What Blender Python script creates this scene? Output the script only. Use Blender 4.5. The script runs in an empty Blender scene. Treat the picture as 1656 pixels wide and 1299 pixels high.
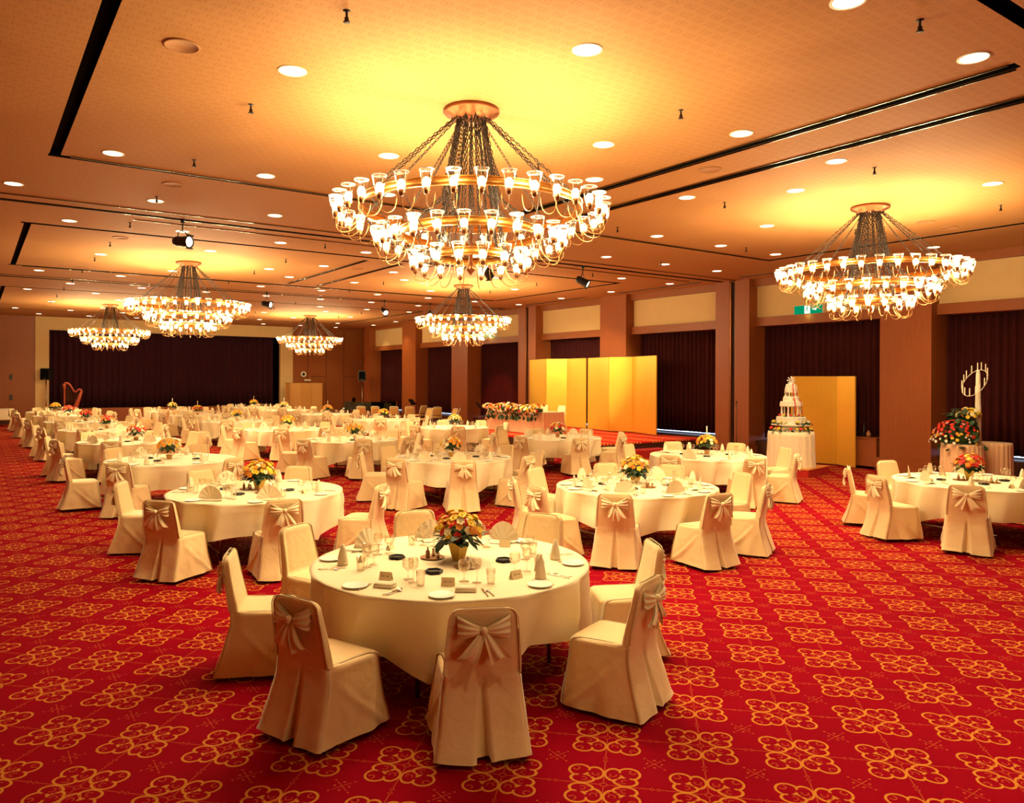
import bpy, math, random
from mathutils import Vector, Matrix, noise
PI=math.pi
sc=bpy.context.scene; COL=sc.collection
rnd=random.Random(7)
ZC=4.86            # ceiling height
def S(v): return tuple(((c/12.92) if c<=.04045 else ((c+.055)/1.055)**2.4) for c in v)
# ------------------------------------------------------------------ materials
class NT:
    def __init__(s,name):
        s.m=bpy.data.materials.new(name); s.m.use_nodes=True; s.t=s.m.node_tree; s.t.nodes.clear()
        s.out=s.t.nodes.new('ShaderNodeOutputMaterial')
    def n(s,ty,**k):
        nd=s.t.nodes.new(ty)
        for a,b in k.items(): setattr(nd,a,b)
        return nd
    def l(s,a,b): s.t.links.new(a,b)
    def val(s,x,sock):
        if isinstance(x,(int,float)): sock.default_value=x
        else: s.l(x,sock)
    def math(s,op,a,b=None,c=None,clamp=False):
        nd=s.n('ShaderNodeMath',operation=op); nd.use_clamp=clamp
        s.val(a,nd.inputs[0])
        if b is not None: s.val(b,nd.inputs[1])
        if c is not None: s.val(c,nd.inputs[2])
        return nd.outputs[0]
    def pos(s,obj=False):
        if obj: return s.n('ShaderNodeTexCoord').outputs['Object']
        return s.n('ShaderNodeNewGeometry').outputs['Position']
def pbsdf(nt,col,rough=.6,metal=0,spec=.5,**k):
    b=nt.n('ShaderNodeBsdfPrincipled')
    if isinstance(col,tuple): b.inputs['Base Color'].default_value=(*col[:3],1)
    else: nt.l(col,b.inputs['Base Color'])
    nt.val(rough,b.inputs['Roughness']); b.inputs['Metallic'].default_value=metal
    b.inputs['Specular IOR Level'].default_value=spec
    for a,v in k.items(): b.inputs[a.replace('_',' ')].default_value=v
    nt.l(b.outputs[0],nt.out.inputs[0]); return b
def simple(name,col,rough=.6,metal=0,spec=.4,noise_s=None,noise_a=.15,bump=0,obj=False,stretch=None,**k):
    nt=NT(name)
    if noise_s is None: pbsdf(nt,col,rough,metal,spec,**k); return nt.m
    p=nt.pos(obj)
    if stretch:
        mp=nt.n('ShaderNodeMapping'); mp.inputs['Scale'].default_value=stretch; nt.l(p,mp.inputs[0]); p=mp.outputs[0]
    no=nt.n('ShaderNodeTexNoise'); no.inputs['Scale'].default_value=noise_s; no.inputs['Detail'].default_value=4
    nt.l(p,no.inputs['Vector'])
    mx=nt.n('ShaderNodeMix',data_type='RGBA'); nt.l(no.outputs['Fac'],mx.inputs[0])
    mx.inputs[6].default_value=(*[c*(1-noise_a) for c in col],1); mx.inputs[7].default_value=(*[min(1,c*(1+noise_a)) for c in col],1)
    b=pbsdf(nt,mx.outputs[2],rough,metal,spec,**k)
    if bump:
        bp=nt.n('ShaderNodeBump'); bp.inputs['Strength'].default_value=bump; bp.inputs['Distance'].default_value=.01
        nt.l(no.outputs['Fac'],bp.inputs['Height']); nt.l(bp.outputs[0],b.inputs['Normal'])
    return nt.m
def emis(name,col,strength,sample=True):
    nt=NT(name); e=nt.n('ShaderNodeEmission'); e.inputs[0].default_value=(*col,1); e.inputs[1].default_value=strength
    nt.l(e.outputs[0],nt.out.inputs[0])
    if not sample: nt.m.cycles.emission_sampling='NONE'
    return nt.m
def glass(name,tint=(1,.97,.9),ga=.25,rough=.05,diff=.0):
    nt=NT(name); tr=nt.n('ShaderNodeBsdfTransparent'); tr.inputs[0].default_value=(*tint,1)
    gl=nt.n('ShaderNodeBsdfGlossy'); gl.inputs['Roughness'].default_value=rough; gl.inputs[0].default_value=(1,.98,.94,1)
    lw=nt.n('ShaderNodeLayerWeight'); lw.inputs[0].default_value=ga
    f=nt.math('MULTIPLY_ADD',lw.outputs['Facing'],.55,.06)
    mx=nt.n('ShaderNodeMixShader'); nt.l(f,mx.inputs[0]); nt.l(tr.outputs[0],mx.inputs[1]); nt.l(gl.outputs[0],mx.inputs[2])
    o=mx.outputs[0]
    if diff:
        tl=nt.n('ShaderNodeBsdfTranslucent'); tl.inputs[0].default_value=(1,.95,.85,1)
        m2=nt.n('ShaderNodeMixShader'); m2.inputs[0].default_value=diff; nt.l(o,m2.inputs[1]); nt.l(tl.outputs[0],m2.inputs[2]); o=m2.outputs[0]
    nt.l(o,nt.out.inputs[0]); return nt.m

CELL=.5294
def carpet_mat():
    nt=NT('carpet'); p=nt.pos()
    sx=nt.n('ShaderNodeSeparateXYZ'); nt.l(p,sx.inputs[0]); x,y=sx.outputs[0],sx.outputs[1]
    M=nt.math
    # lattice at 45 degrees to the room; origin on a motif centre
    k=.70711/CELL
    u=M('MULTIPLY_ADD',M('SUBTRACT',x,y),k,CU); v=M('MULTIPLY_ADD',M('ADD',x,y),k,CV)
    def fold(a): return M('ABSOLUTE',M('SUBTRACT',M('FRACT',M('ADD',a,.5)),.5))
    a0,b0=fold(u),fold(v); a,b=M('MULTIPLY',a0,.93),M('MULTIPLY',b0,.93)
    def dist(cx,cy,px=a,py=b):
        dx=M('SUBTRACT',px,cx); dy=M('SUBTRACT',py,cy)
        return M('SQRT',M('ADD',M('MULTIPLY',dx,dx),M('MULTIPLY',dy,dy)))
    def less(d,t): return M('LESS_THAN',d,t)
    def AND(p,q): return M('MULTIPLY',p,q)
    def OR(p,q): return M('MAXIMUM',p,q)
    def ell(cx,cy,rx,ry):
        dx=M('DIVIDE',M('SUBTRACT',a,cx),rx); dy=M('DIVIDE',M('SUBTRACT',b,cy),ry)
        return M('MULTIPLY',M('SUBTRACT',M('SQRT',M('ADD',M('MULTIPLY',dx,dx),M('MULTIPLY',dy,dy))),1),(rx+ry)/2)
    c1,c2,c3=ell(.086,.196,.086,.118),ell(.196,.086,.118,.086),ell(.228,.228,.110,.110)
    dmin=M('MINIMUM',c1,M('MINIMUM',c2,c3))
    out=less(M('ABSOLUTE',M('ADD',dmin,.010)),.0120)          # thick outer outline of the trefoil
    def arc(ci,cj,ck): return AND(less(M('ABSOLUTE',M('ADD',ci,.014)),.0065),M('GREATER_THAN',M('MINIMUM',cj,ck),-.034))
    gold=OR(out,OR(arc(c1,c2,c3),OR(arc(c2,c1,c3),arc(c3,c1,c2))))
    gold=OR(gold,less(dist(.165,.165),.017))
    mn,mxx=M('MINIMUM',a,b),M('MAXIMUM',a,b)
    gold=OR(gold,less(dist(0,.225),.020)); gold=OR(gold,less(dist(.225,0),.020))
    thin=AND(less(mn,.0055),AND(less(mxx,.41),M('GREATER_THAN',mxx,.03)))
    thin=OR(thin,less(M('ABSOLUTE',M('SUBTRACT',dist(0,0),.03)),.006))
    thin=OR(thin,less(M('ABSOLUTE',M('SUBTRACT',M('ADD',M('ABSOLUTE',M('SUBTRACT',mxx,.435)),mn),.022)),.0055))
    thin=OR(thin,less(dist(.085,.085),.013)); thin=OR(thin,less(M('ABSOLUTE',M('SUBTRACT',dist(.13,.04),.016)),.005)); thin=OR(thin,less(M('ABSOLUTE',M('SUBTRACT',dist(.04,.13),.016)),.005))
    pa,pb=M('SUBTRACT',.5,a0),M('SUBTRACT',.5,b0)
    xl=AND(less(M('ABSOLUTE',M('SUBTRACT',pa,pb)),.0075),less(pa,.075))
    thin=OR(thin,xl); thin=OR(thin,less(dist(.1,.1,pa,pb),.013))
    tri=OR(less(M('ADD',M('ABSOLUTE',M('SUBTRACT',pa,.075)),M('MULTIPLY',pb,.8)),.017),less(M('ADD',M('ABSOLUTE',M('SUBTRACT',pb,.075)),M('MULTIPLY',pa,.8)),.017))
    thin=OR(thin,tri)
    thin=OR(thin,AND(less(M('ABSOLUTE',M('SUBTRACT',dist(.262,.262),.030)),.007),less(M('ADD',a,b),.545)))
    thin=OR(thin,AND(less(M('ABSOLUTE',M('SUBTRACT',dist(.082,.19),.030)),.006),less(b,.205))); thin=OR(thin,AND(less(M('ABSOLUTE',M('SUBTRACT',dist(.19,.082),.030)),.006),less(a,.205)))
    no=nt.n('ShaderNodeTexNoise'); no.inputs['Scale'].default_value=260; nt.l(p,no.inputs['Vector'])
    no2=nt.n('ShaderNodeTexNoise'); no2.inputs['Scale'].default_value=1.3; nt.l(p,no2.inputs['Vector'])
    def mix(f,c1_,c2_):
        m=nt.n('ShaderNodeMix',data_type='RGBA'); nt.val(f,m.inputs[0])
        for s_,c_ in((6,c1_),(7,c2_)):
            if isinstance(c_,tuple): m.inputs[s_].default_value=(*c_,1)
            else: nt.l(c_,m.inputs[s_])
        return m.outputs[2]
    base=mix(no2.outputs[0],(.26,.0012,.011),(.34,.0016,.014))
    c=mix(M('MULTIPLY',thin,.75),base,(.55,.10,.03))
    c=mix(gold,c,(.66,.26,.04))
    c=mix(M('MULTIPLY',no.outputs[0],.35),c,(.05,.0,.0))
    bs=pbsdf(nt,c,.95,0,.03)
    bp=nt.n('ShaderNodeBump'); bp.inputs['Strength'].default_value=.35; bp.inputs['Distance'].default_value=.004
    nt.l(no.outputs[0],bp.inputs['Height']); nt.l(bp.outputs[0],bs.inputs['Normal'])
    return nt.m
def stage_carpet_mat():
    nt=NT('stage_carpet'); M=nt.math; sx=nt.n('ShaderNodeSeparateXYZ'); nt.l(nt.pos(),sx.inputs[0]); x,y=sx.outputs[0],sx.outputs[1]
    band=M('LESS_THAN',M('FRACT',M('MULTIPLY',x,1.05)),.55)
    g1=M('LESS_THAN',M('FRACT',M('MULTIPLY',x,8.4)),.5); g2=M('LESS_THAN',M('FRACT',M('MULTIPLY',y,5)),.6)
    f=M('MULTIPLY',band,M('MULTIPLY',g1,g2))
    m=nt.n('ShaderNodeMix',data_type='RGBA'); nt.l(f,m.inputs[0]); m.inputs[6].default_value=(.62,.02,.015,1); m.inputs[7].default_value=(.85,.35,.08,1)
    pbsdf(nt,m.outputs[2],.9,0,.1); return nt.m
def ceiling_mat():
    nt=NT('ceiling_paper'); M=nt.math; p=nt.pos(); sx=nt.n('ShaderNodeSeparateXYZ'); nt.l(p,sx.inputs[0]); x,y=sx.outputs[0],sx.outputs[1]
    # small embossed key pattern in offset rows
    r=M('FLOOR',M('MULTIPLY',y,9)); off=M('MULTIPLY',M('FRACT',M('MULTIPLY',r,.5)),1.0)
    a=M('ABSOLUTE',M('SUBTRACT',M('FRACT',M('ADD',M('MULTIPLY',x,7),off)),.5)); b=M('ABSOLUTE',M('SUBTRACT',M('FRACT',M('MULTIPLY',y,9)),.5))
    box=M('MAXIMUM',M('SUBTRACT',a,.28),M('SUBTRACT',b,.22))
    ln=M('LESS_THAN',M('ABSOLUTE',box),.045); dot=M('LESS_THAN',M('ADD',a,b),.13)
    f=M('MAXIMUM',ln,dot)
    no=nt.n('ShaderNodeTexNoise'); no.inputs['Scale'].default_value=30; nt.l(p,no.inputs['Vector'])
    f2=M('MULTIPLY',f,M('MULTIPLY',no.outputs[0],.5))
    m=nt.n('ShaderNodeMix',data_type='RGBA'); nt.l(f2,m.inputs[0]); m.inputs[6].default_value=(.50,.235,.080,1); m.inputs[7].default_value=(.24,.08,.022,1)
    b_=pbsdf(nt,m.outputs[2],.75,0,.25)
    bp=nt.n('ShaderNodeBump'); bp.inputs['Strength'].default_value=.25; bp.inputs['Distance'].default_value=.004; nt.l(M('ADD',f,no.outputs[0]),bp.inputs['Height']); nt.l(bp.outputs[0],b_.inputs['Normal'])
    return nt.m
def gold_mat():
    nt=NT('gold_leaf'); M=nt.math; p=nt.pos(); sx=nt.n('ShaderNodeSeparateXYZ'); nt.l(p,sx.inputs[0])
    g=M('FRACT',M('MULTIPLY',sx.outputs[1],9)); h=M('FRACT',M('MULTIPLY',sx.outputs[2],9))
    e=M('MAXIMUM',M('LESS_THAN',g,.07),M('LESS_THAN',h,.07))
    no=nt.n('ShaderNodeTexNoise'); no.inputs['Scale'].default_value=2.5; nt.l(p,no.inputs['Vector'])
    f=M('ADD',M('MULTIPLY',e,.25),M('MULTIPLY',no.outputs[0],.5))
    m=nt.n('ShaderNodeMix',data_type='RGBA'); nt.l(f,m.inputs[0]); m.inputs[6].default_value=(1,.60,.07,1); m.inputs[7].default_value=(.85,.45,.05,1)
    pbsdf(nt,m.outputs[2],.33,.6,.5); return nt.m
def wood_mat(name,c1,c2,rough=.45,seam=None):
    nt=NT(name); M=nt.math; p=nt.pos(); mp=nt.n('ShaderNodeMapping'); mp.inputs['Scale'].default_value=(6,6,.5); nt.l(p,mp.inputs[0])
    no=nt.n('ShaderNodeTexNoise'); no.inputs['Scale'].default_value=4; no.inputs['Detail'].default_value=6; nt.l(mp.outputs[0],no.inputs['Vector'])
    m=nt.n('ShaderNodeMix',data_type='RGBA'); nt.l(no.outputs[0],m.inputs[0]); m.inputs[6].default_value=(*c1,1); m.inputs[7].default_value=(*c2,1)
    pbsdf(nt,m.outputs[2],rough,0,.35); return nt.m
def fabric(name,col,rough=.75,sheen=.3,scale=3,amp=.06,weave=True,bump=.3):
    nt=NT(name); p=nt.pos(True)
    no=nt.n('ShaderNodeTexNoise'); no.inputs['Scale'].default_value=scale; no.inputs['Detail'].default_value=5; nt.l(p,no.inputs['Vector'])
    m=nt.n('ShaderNodeMix',data_type='RGBA'); nt.l(no.outputs[0],m.inputs[0])
    m.inputs[6].default_value=(*[c*(1-amp) for c in col],1); m.inputs[7].default_value=(*[min(1,c*(1+amp)) for c in col],1)
    b=pbsdf(nt,m.outputs[2],rough,0,.3); b.inputs['Sheen Weight'].default_value=sheen
    bp=nt.n('ShaderNodeBump'); bp.inputs['Strength'].default_value=bump; bp.inputs['Distance'].default_value=.012
    no3=nt.n('ShaderNodeTexNoise'); no3.inputs['Scale'].default_value=scale*3; no3.inputs['Detail'].default_value=3; no3.inputs['Distortion'].default_value=.4; nt.l(p,no3.inputs['Vector'])
    nt.l(no3.outputs[0],bp.inputs['Height']); nt.l(bp.outputs[0],b.inputs['Normal'])
    return nt.m

CU,CV=.322,.479
MT={}
MT['carpet']=carpet_mat(); MT['stage_carpet']=stage_carpet_mat(); MT['ceil']=ceiling_mat(); MT['gold']=gold_mat()
MT['cloth']=fabric('linen_cloth',(.94,.82,.56),.8,.2,2.0,.04)
MT['cover']=fabric('chair_cover_satin',(.90,.68,.36),.5,.3,4,.06,bump=.5)
MT['bow']=fabric('bow_satin',(.98,.84,.52),.30,.4,6,.04)
MT['napkin']=fabric('napkin_linen',(.95,.83,.60),.8,.2,8,.03)
MT['skirt']=fabric('peach_skirt',(.80,.50,.28),.6,.3,4,.05)
MT['wood']=wood_mat('reddish_wood',(.25,.060,.013),(.33,.088,.020))
MT['brownwood']=wood_mat('brown_wood',(.25,.068,.014),(.32,.092,.020))  # brown wood of the left and far walls, headers and door
MT['darkwood']=wood_mat('dark_wood',(.055,.018,.010),(.085,.026,.013))
MT['panelwood']=wood_mat('light_wood',(.56,.28,.07),(.66,.35,.10))
MT['cream']=simple('cream_panel',(.66,.45,.20),.8,noise_s=3,noise_a=.05)
MT['curtain']=simple('maroon_curtain',(.048,.007,.007),.85,0,.12,noise_s=8,noise_a=.3)
MT['stagecurtain']=simple('dark_purple_curtain',(.045,.011,.018),.9,0,.1,noise_s=8,noise_a=.3)
MT['black']=simple('black_metal',(.010,.010,.010),.4,0,.5)
MT['slot']=simple('slot_black',(.003,.003,.003),.8,0,.05)
MT['steel']=simple('steel',(.6,.58,.52),.25,1)
MT['railmetal']=simple('rail_metal',(.16,.12,.07),.22,1)
MT['silver']=simple('silver',(.85,.80,.68),.15,1)
MT['brass']=simple('brass',(.60,.29,.07),.32,1)
MT['rim']=simple('glass_rim',(.95,.93,.88),.2,0,.6,Transmission_Weight=.3)
MT['copper']=simple('copper',(.26,.085,.03),.38,.85,noise_s=6,noise_a=.2)
MT['chain']=simple('dark_bronze_chain',(.022,.013,.008),.5,.2)
MT['socket']=simple('bronze_socket',(.28,.11,.04),.35,.8)
MT['shade']=glass('lamp_glass',(1,.99,.96),.30,.04,0)
MT['armmetal']=simple('arm_bronze',(.40,.20,.07),.35,.9)
MT['glass']=glass('table_glass',(.99,.98,.95),.4,.03,0)
MT['bulb']=emis('bulb_glow',(1,.74,.38),9,False)
MT['down']=emis('downlight_glow',(1,.80,.48),6,False)
MT['white']=simple('white_porcelain',(.95,.93,.86),.35)
MT['whitepaint']=simple('white_paint',(.85,.78,.62),.5)
MT['exit']=emis('exit_green',(.0,.30,.13),.9,False)
MT['exitw']=emis('exit_white',(.9,.95,.8),1.6,False)
MT['icing']=simple('icing',(.92,.85,.70),.5,noise_s=30,noise_a=.05,bump=.3,obj=True)
MT['ribbon']=simple('red_ribbon',(.60,.02,.02),.4)
MT['leaf']=simple('leaf_green',(.018,.050,.014),.5,noise_s=20,noise_a=.4,obj=True)
MT['potgold']=simple('gold_pot',(.72,.45,.06),.4,.2)
FC={'yellow':(.95,.62,.05),'red':(.70,.035,.02),'cream':(.95,.80,.48),'orange':(.92,.33,.03),'white':(.92,.88,.75),'pink':(.85,.30,.30)}
for k,v in FC.items(): MT['f_'+k]=simple('petal_'+k,v,.6,noise_s=60,noise_a=.2,obj=True)
MT['wax']=simple('candle_wax',(.93,.82,.60),.4)
MT['card']=simple('name_card',(.95,.80,.50),.7)
MT['speakerface']=simple('speaker_face',(.42,.19,.075),.7)
MT['ink']=simple('ink',(.12,.06,.03),.7)
MT['harp']=simple('harp_wood',(.45,.08,.035),.35)
MT['goldfab']=simple('gold_fabric',(.75,.48,.14),.7,noise_s=20,noise_a=.1,obj=True)
MT['traybrown']=simple('tray_brown',(.35,.16,.06),.4)
MT['redcloth']=simple('red_step_cloth',(.45,.015,.012),.8)
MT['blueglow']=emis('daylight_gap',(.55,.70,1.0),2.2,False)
# ------------------------------------------------------------------ mesh helper
class MB:
    def __init__(s): s.v=[]; s.f=[]; s.m=[]
    def add(s,vs,fs,mi=0,mat=None):
        o=len(s.v)
        if mat is not None: vs=[tuple(mat@Vector(q)) for q in vs]
        s.v+=[tuple(q) for q in vs]; s.f+=[tuple(i+o for i in f) for f in fs]; s.m+=[mi]*len(fs); return s
    def box(s,c,d,mi=0,mat=None,taper=1.0):
        x,y,z=c; a,b,h=[q/2 for q in d]; t=taper
        vs=[(x-a,y-b,z-h),(x+a,y-b,z-h),(x+a,y+b,z-h),(x-a,y+b,z-h),(x-a*t,y-b*t,z+h),(x+a*t,y-b*t,z+h),(x+a*t,y+b*t,z+h),(x-a*t,y+b*t,z+h)]
        return s.add(vs,[(3,2,1,0),(4,5,6,7),(0,1,5,4),(1,2,6,5),(2,3,7,6),(3,0,4,7)],mi,mat)
    def lathe(s,prof,n=16,mi=0,mat=None,c=(0,0,0),cap=True):
        vs=[];fs=[]
        for r,z in prof:
            for i in range(n): vs.append((c[0]+r*math.cos(2*PI*i/n),c[1]+r*math.sin(2*PI*i/n),c[2]+z))
        for k in range(len(prof)-1):
            for i in range(n):
                j=(i+1)%n; fs.append((k*n+i,k*n+j,(k+1)*n+j,(k+1)*n+i))
        if cap and prof[0][0]>1e-6: fs.append(tuple(range(n-1,-1,-1)))
        if cap and prof[-1][0]>1e-6: fs.append(tuple(range((len(prof)-1)*n,len(prof)*n)))
        return s.add(vs,fs,mi,mat)
    def tube(s,pts,r,n=6,mi=0,closed=False,mat=None):
        P=[Vector(p) for p in pts]; R=r if isinstance(r,(list,tuple)) else [r]*len(P)
        vs=[];fs=[];N=len(P);up=None
        for i,p in enumerate(P):
            if closed: t=(P[(i+1)%N]-P[i-1])
            else: t=P[min(i+1,N-1)]-P[max(i-1,0)]
            t.normalize()
            if up is None:
                up=Vector((0,0,1)) if abs(t.z)<.9 else Vector((1,0,0))
            a=t.cross(up); 
            if a.length<1e-4: a=t.cross(Vector((0,1,0)))
            a.normalize(); b=a.cross(t); up=b
            for k in range(n):
                an=2*PI*k/n; q=p+(a*math.cos(an)+b*math.sin(an))*R[i]; vs.append(tuple(q))
        for i in range(N if closed else N-1):
            j=(i+1)%N
            for k in range(n): l=(k+1)%n; fs.append((i*n+k,i*n+l,j*n+l,j*n+k))
        if not closed: fs.append(tuple(range(n-1,-1,-1))); fs.append(tuple(range((N-1)*n,N*n)))
        return s.add(vs,fs,mi,mat)
    def grid(s,fn,nu,nv,mi=0,mat=None,closed=False):
        vs=[fn(i/nu,j/nv) for j in range(nv+1) for i in range(nu+1)]
        fs=[(j*(nu+1)+i,j*(nu+1)+i+1,(j+1)*(nu+1)+i+1,(j+1)*(nu+1)+i) for j in range(nv) for i in range(nu)]
        return s.add(vs,fs,mi,mat)
    def sphere(s,c,r,n=10,m=6,mi=0,sz=1,mat=None):
        return s.lathe([(max(r*math.sin(PI*k/m),1e-7 if k in(0,m) else 0),-r*sz*math.cos(PI*k/m)) for k in range(m+1)],n,mi,mat,c)
    def mesh(s,name,mats,smooth=True,auto=None):
        me=bpy.data.meshes.new(name); me.from_pydata(s.v,[],s.f)
        for m in (mats if isinstance(mats,(list,tuple)) else [mats]): me.materials.append(MT[m] if isinstance(m,str) else m)
        me.polygons.foreach_set('material_index',s.m)
        if smooth:
            me.polygons.foreach_set('use_smooth',[True]*len(s.f))
            if auto is not None:
                try: me.set_sharp_from_angle(angle=math.radians(auto))
                except Exception: pass
        me.update(); return me
def ob(name,me,parent=None,loc=(0,0,0),rot=(0,0,0),scale=None):
    o=bpy.data.objects.new(name,me); COL.objects.link(o); o.location=loc; o.rotation_euler=rot
    if scale: o.scale=scale
    if parent: o.parent=parent
    return o
def solid(o,t,off=-1):
    m=o.modifiers.new('solid','SOLIDIFY'); m.thickness=t; m.offset=off; return o
def tag(o,label,cat,group=None,kind=None):
    if label: o['label']=label
    if cat: o['category']=cat
    if group: o['group']=group
    if kind: o['kind']=kind
    return o
def thing(name,label,cat,loc=(0,0,0),rz=0,group=None): return tag(ob(name,None,None,loc,(0,0,rz)),label,cat,group)
def struct(name,me,**k): o=ob(name,me,**k); o['kind']='structure'; return o
def copy_tree(o,parent=None):
    c=o.copy(); COL.objects.link(c)
    if parent: c.parent=parent
    for ch in list(o.children): copy_tree(ch,c)
    return c
def RZ(a): return Matrix.Rotation(a,4,'Z')
def TR(x,y,z): return Matrix.Translation((x,y,z))
# ------------------------------------------------------------------ camera
TRA=.6052
cd=bpy.data.cameras.new('camera'); cam=bpy.data.objects.new('camera',cd); COL.objects.link(cam); sc.camera=cam
cd.sensor_fit='HORIZONTAL'; cd.sensor_width=36; cd.lens=1232.2/1656*36
cd.shift_x=(828-807.95)/1656; cd.shift_y=-(649.5-613.2)/1656; cd.clip_start=.05; cd.clip_end=200
cam.matrix_world=TR(0,0,2.1)@RZ(-TRA)@Matrix.Rotation(PI/2,4,'X')@RZ(.004)
CA,SA=math.cos(TRA),math.sin(TRA)
def depth(x,y): return SA*x+CA*y
def side(x,y): return CA*x-SA*y
# ------------------------------------------------------------------ room
X0,X1,Y0,Y1=-4.0,18.3,-11.0,40.3
def boxm(name,c,d,mat): return MB().box(c,d).mesh(name,mat,smooth=False)
struct('floor',MB().box(((X0+X1)/2,(Y0+46)/2,-.05),(X1-X0,46-Y0,.1)).mesh('floor','carpet',smooth=False))
# ceiling slab with real slots
slots=[(.77,.89,2.5,10.95),(15.03,15.17,2.5,10.95),(.76,15.17,2.44,2.58),(.76,15.17,10.88,11.0),
 (7.42,7.56,2.9,10.3),(8.36,8.50,3.05,10.3),
 (.75,.86,16.0,22.2),(15.12,15.26,15.95,22.2),(.70,15.26,15.93,16.07),(.70,15.26,22.1,22.22),
 (7.5,7.62,16.4,21.85),(8.42,8.54,16.4,21.85),
 (.70,.81,27.6,36.4),(15.12,15.26,27.6,36.4),(.66,15.26,27.5,27.62),(.66,15.26,36.32,36.44),
 (X0,17.4,13.62,13.70),(X0,17.4,14.02,14.10),(X0,17.4,24.3,24.38),(X0,17.4,24.66,24.74)]
xs=sorted({X0,X1}|{round(s[0],3) for s in slots}|{round(s[1],3) for s in slots}); ys=sorted({Y0,Y1}|{round(s[2],3) for s in slots}|{round(s[3],3) for s in slots})
mb=MB()
ix={v:i for i,v in enumerate(xs)}; iy={v:i for i,v in enumerate(ys)}
def inslot(x,y): return any(a<x<b and c<y<d for a,b,c,d in slots)
cells=[[not inslot((xs[i]+xs[i+1])/2,(ys[j]+ys[j+1])/2) for j in range(len(ys)-1)] for i in range(len(xs)-1)]
T=.09
vs=[(x,y,ZC) for x in xs for y in ys]+[(x,y,ZC+T) for x in xs for y in ys]; ny=len(ys); nv=len(xs)*ny
fs=[]; fs2=[]
for i in range(len(xs)-1):
    for j in range(len(ys)-1):
        if not cells[i][j]: continue
        a,b,c,d=i*ny+j,(i+1)*ny+j,(i+1)*ny+j+1,i*ny+j+1
        fs.append((a,d,c,b))
        for (p,q,ii,jj) in((a,b,i,j-1),(b,c,i+1,j),(c,d,i,j+1),(d,a,i-1,j)):
            if not(0<=ii<len(xs)-1 and 0<=jj<len(ys)-1) or not cells[ii][jj]: fs2.append((p,q,q+nv,p+nv))
mb.add(vs,fs); mb.f+=fs2; mb.m+=[1]*len(fs2); struct('ceiling',mb.mesh('ceiling',['ceil','slot'],smooth=False))
struct('ceiling',boxm('ceiling_void',((X0+X1)/2,(Y0+Y1)/2,ZC+T+.01),(X1-X0,Y1-Y0,.02),'slot'))
# metal rails along the ceiling tracks
def rail(name,p,q,w=.012,h=.02,mat='railmetal'):
    c=((p[0]+q[0])/2,(p[1]+q[1])/2,ZC-h/2+.004); d=(abs(q[0]-p[0])+w,abs(q[1]-p[1])+w,h)
    return struct(name,boxm(name,c,d,mat))
tn=0
for (p,q) in [((7.41,2.95),(7.41,10.3)),((7.57,2.95),(7.57,10.3)),((8.35,3.1),(8.35,10.3)),((8.51,3.1),(8.51,10.3)),
  ((1.0,10.87),(15,10.87)),((X0,13.61),(17.35,13.61)),((X0,14.11),(17.35,14.11)),((X0,24.29),(17.35,24.29)),((X0,24.75),(17.35,24.75)),((1,22.23),(15.1,22.23)),
  ((7.49,16.5),(7.49,21.8)),((8.41,16.5),(8.41,21.8)),((2.3,14.55),(16.5,14.55))]:
    tn+=1; rail('trim_%d'%tn,p,q)
for (a,b) in((9.7,13.1),(14.5,17.8),(19.4,22.7),(24.3,27.4),(29.1,32.0)):
    tn+=1; rail('trim_%d'%tn,(16.9,a),(16.9,b),.03,.03,'darkwood')
# walls
W='wood'
struct('wall_near',boxm('w',((X0+X1)/2,Y0-.1,ZC/2),(X1-X0+.4,.2,ZC+.1),'darkwood'))
struct('wall_left',boxm('w',(X0-.1,(Y0+46)/2,ZC/2),(.2,46-Y0,ZC+.1),'brownwood'))
mb=MB(); mb.box((X1+.5,(Y0+Y1)/2,ZC/2),(.2,Y1-Y0+.4,ZC+.1))
struct('wall_right',mb.mesh('w','darkwood',smooth=False))
# far wall with proscenium opening: opening X 2.87..13.57, Z .66..4.4 ; cream frame 2.33..14.25
mb=MB()
mb.box(((X0+2.33)/2,Y1+.1,ZC/2),(2.33-X0,.2,ZC)); mb.box(((14.25+X1+.6)/2,Y1+.1,ZC/2),(X1+.6-14.25,.2,ZC))
struct('wall_far',mb.mesh('w','brownwood',smooth=False))
mb=MB()
mb.box(((2.33+2.87)/2,Y1+.08,ZC/2),(.54,.24,ZC)); mb.box(((13.57+14.25)/2,Y1+.08,ZC/2),(.68,.24,ZC)); mb.box(((2.87+13.57)/2,Y1+.08,(4.27+ZC)/2),(10.7,.24,ZC-4.27))
tn+=1; struct('trim_%d'%tn,mb.mesh('w','cream',smooth=False))
st=thing('stage','stage with a red brown front below the dark curtain','stage',(8.2,Y1,0))
ob('stage_front',boxm('s',(0,-.02,.33),(10.7,.06,.66),'wood'),st)
ob('stage_floor',boxm('s',(0,2.6,.63),(10.6,5.1,.06),'darkwood'),st)
for c_,d_ in(((8.2,45.7,ZC/2),(14,.2,ZC)),((2.5,43.2,ZC/2),(.2,5.2,ZC)),((14.0,43.2,ZC/2),(.2,5.2,ZC)),((8.2,43.2,ZC+.05),(14,5.2,.1))): struct('wall_stage',boxm('w',c_,d_,'slot'))
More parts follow.
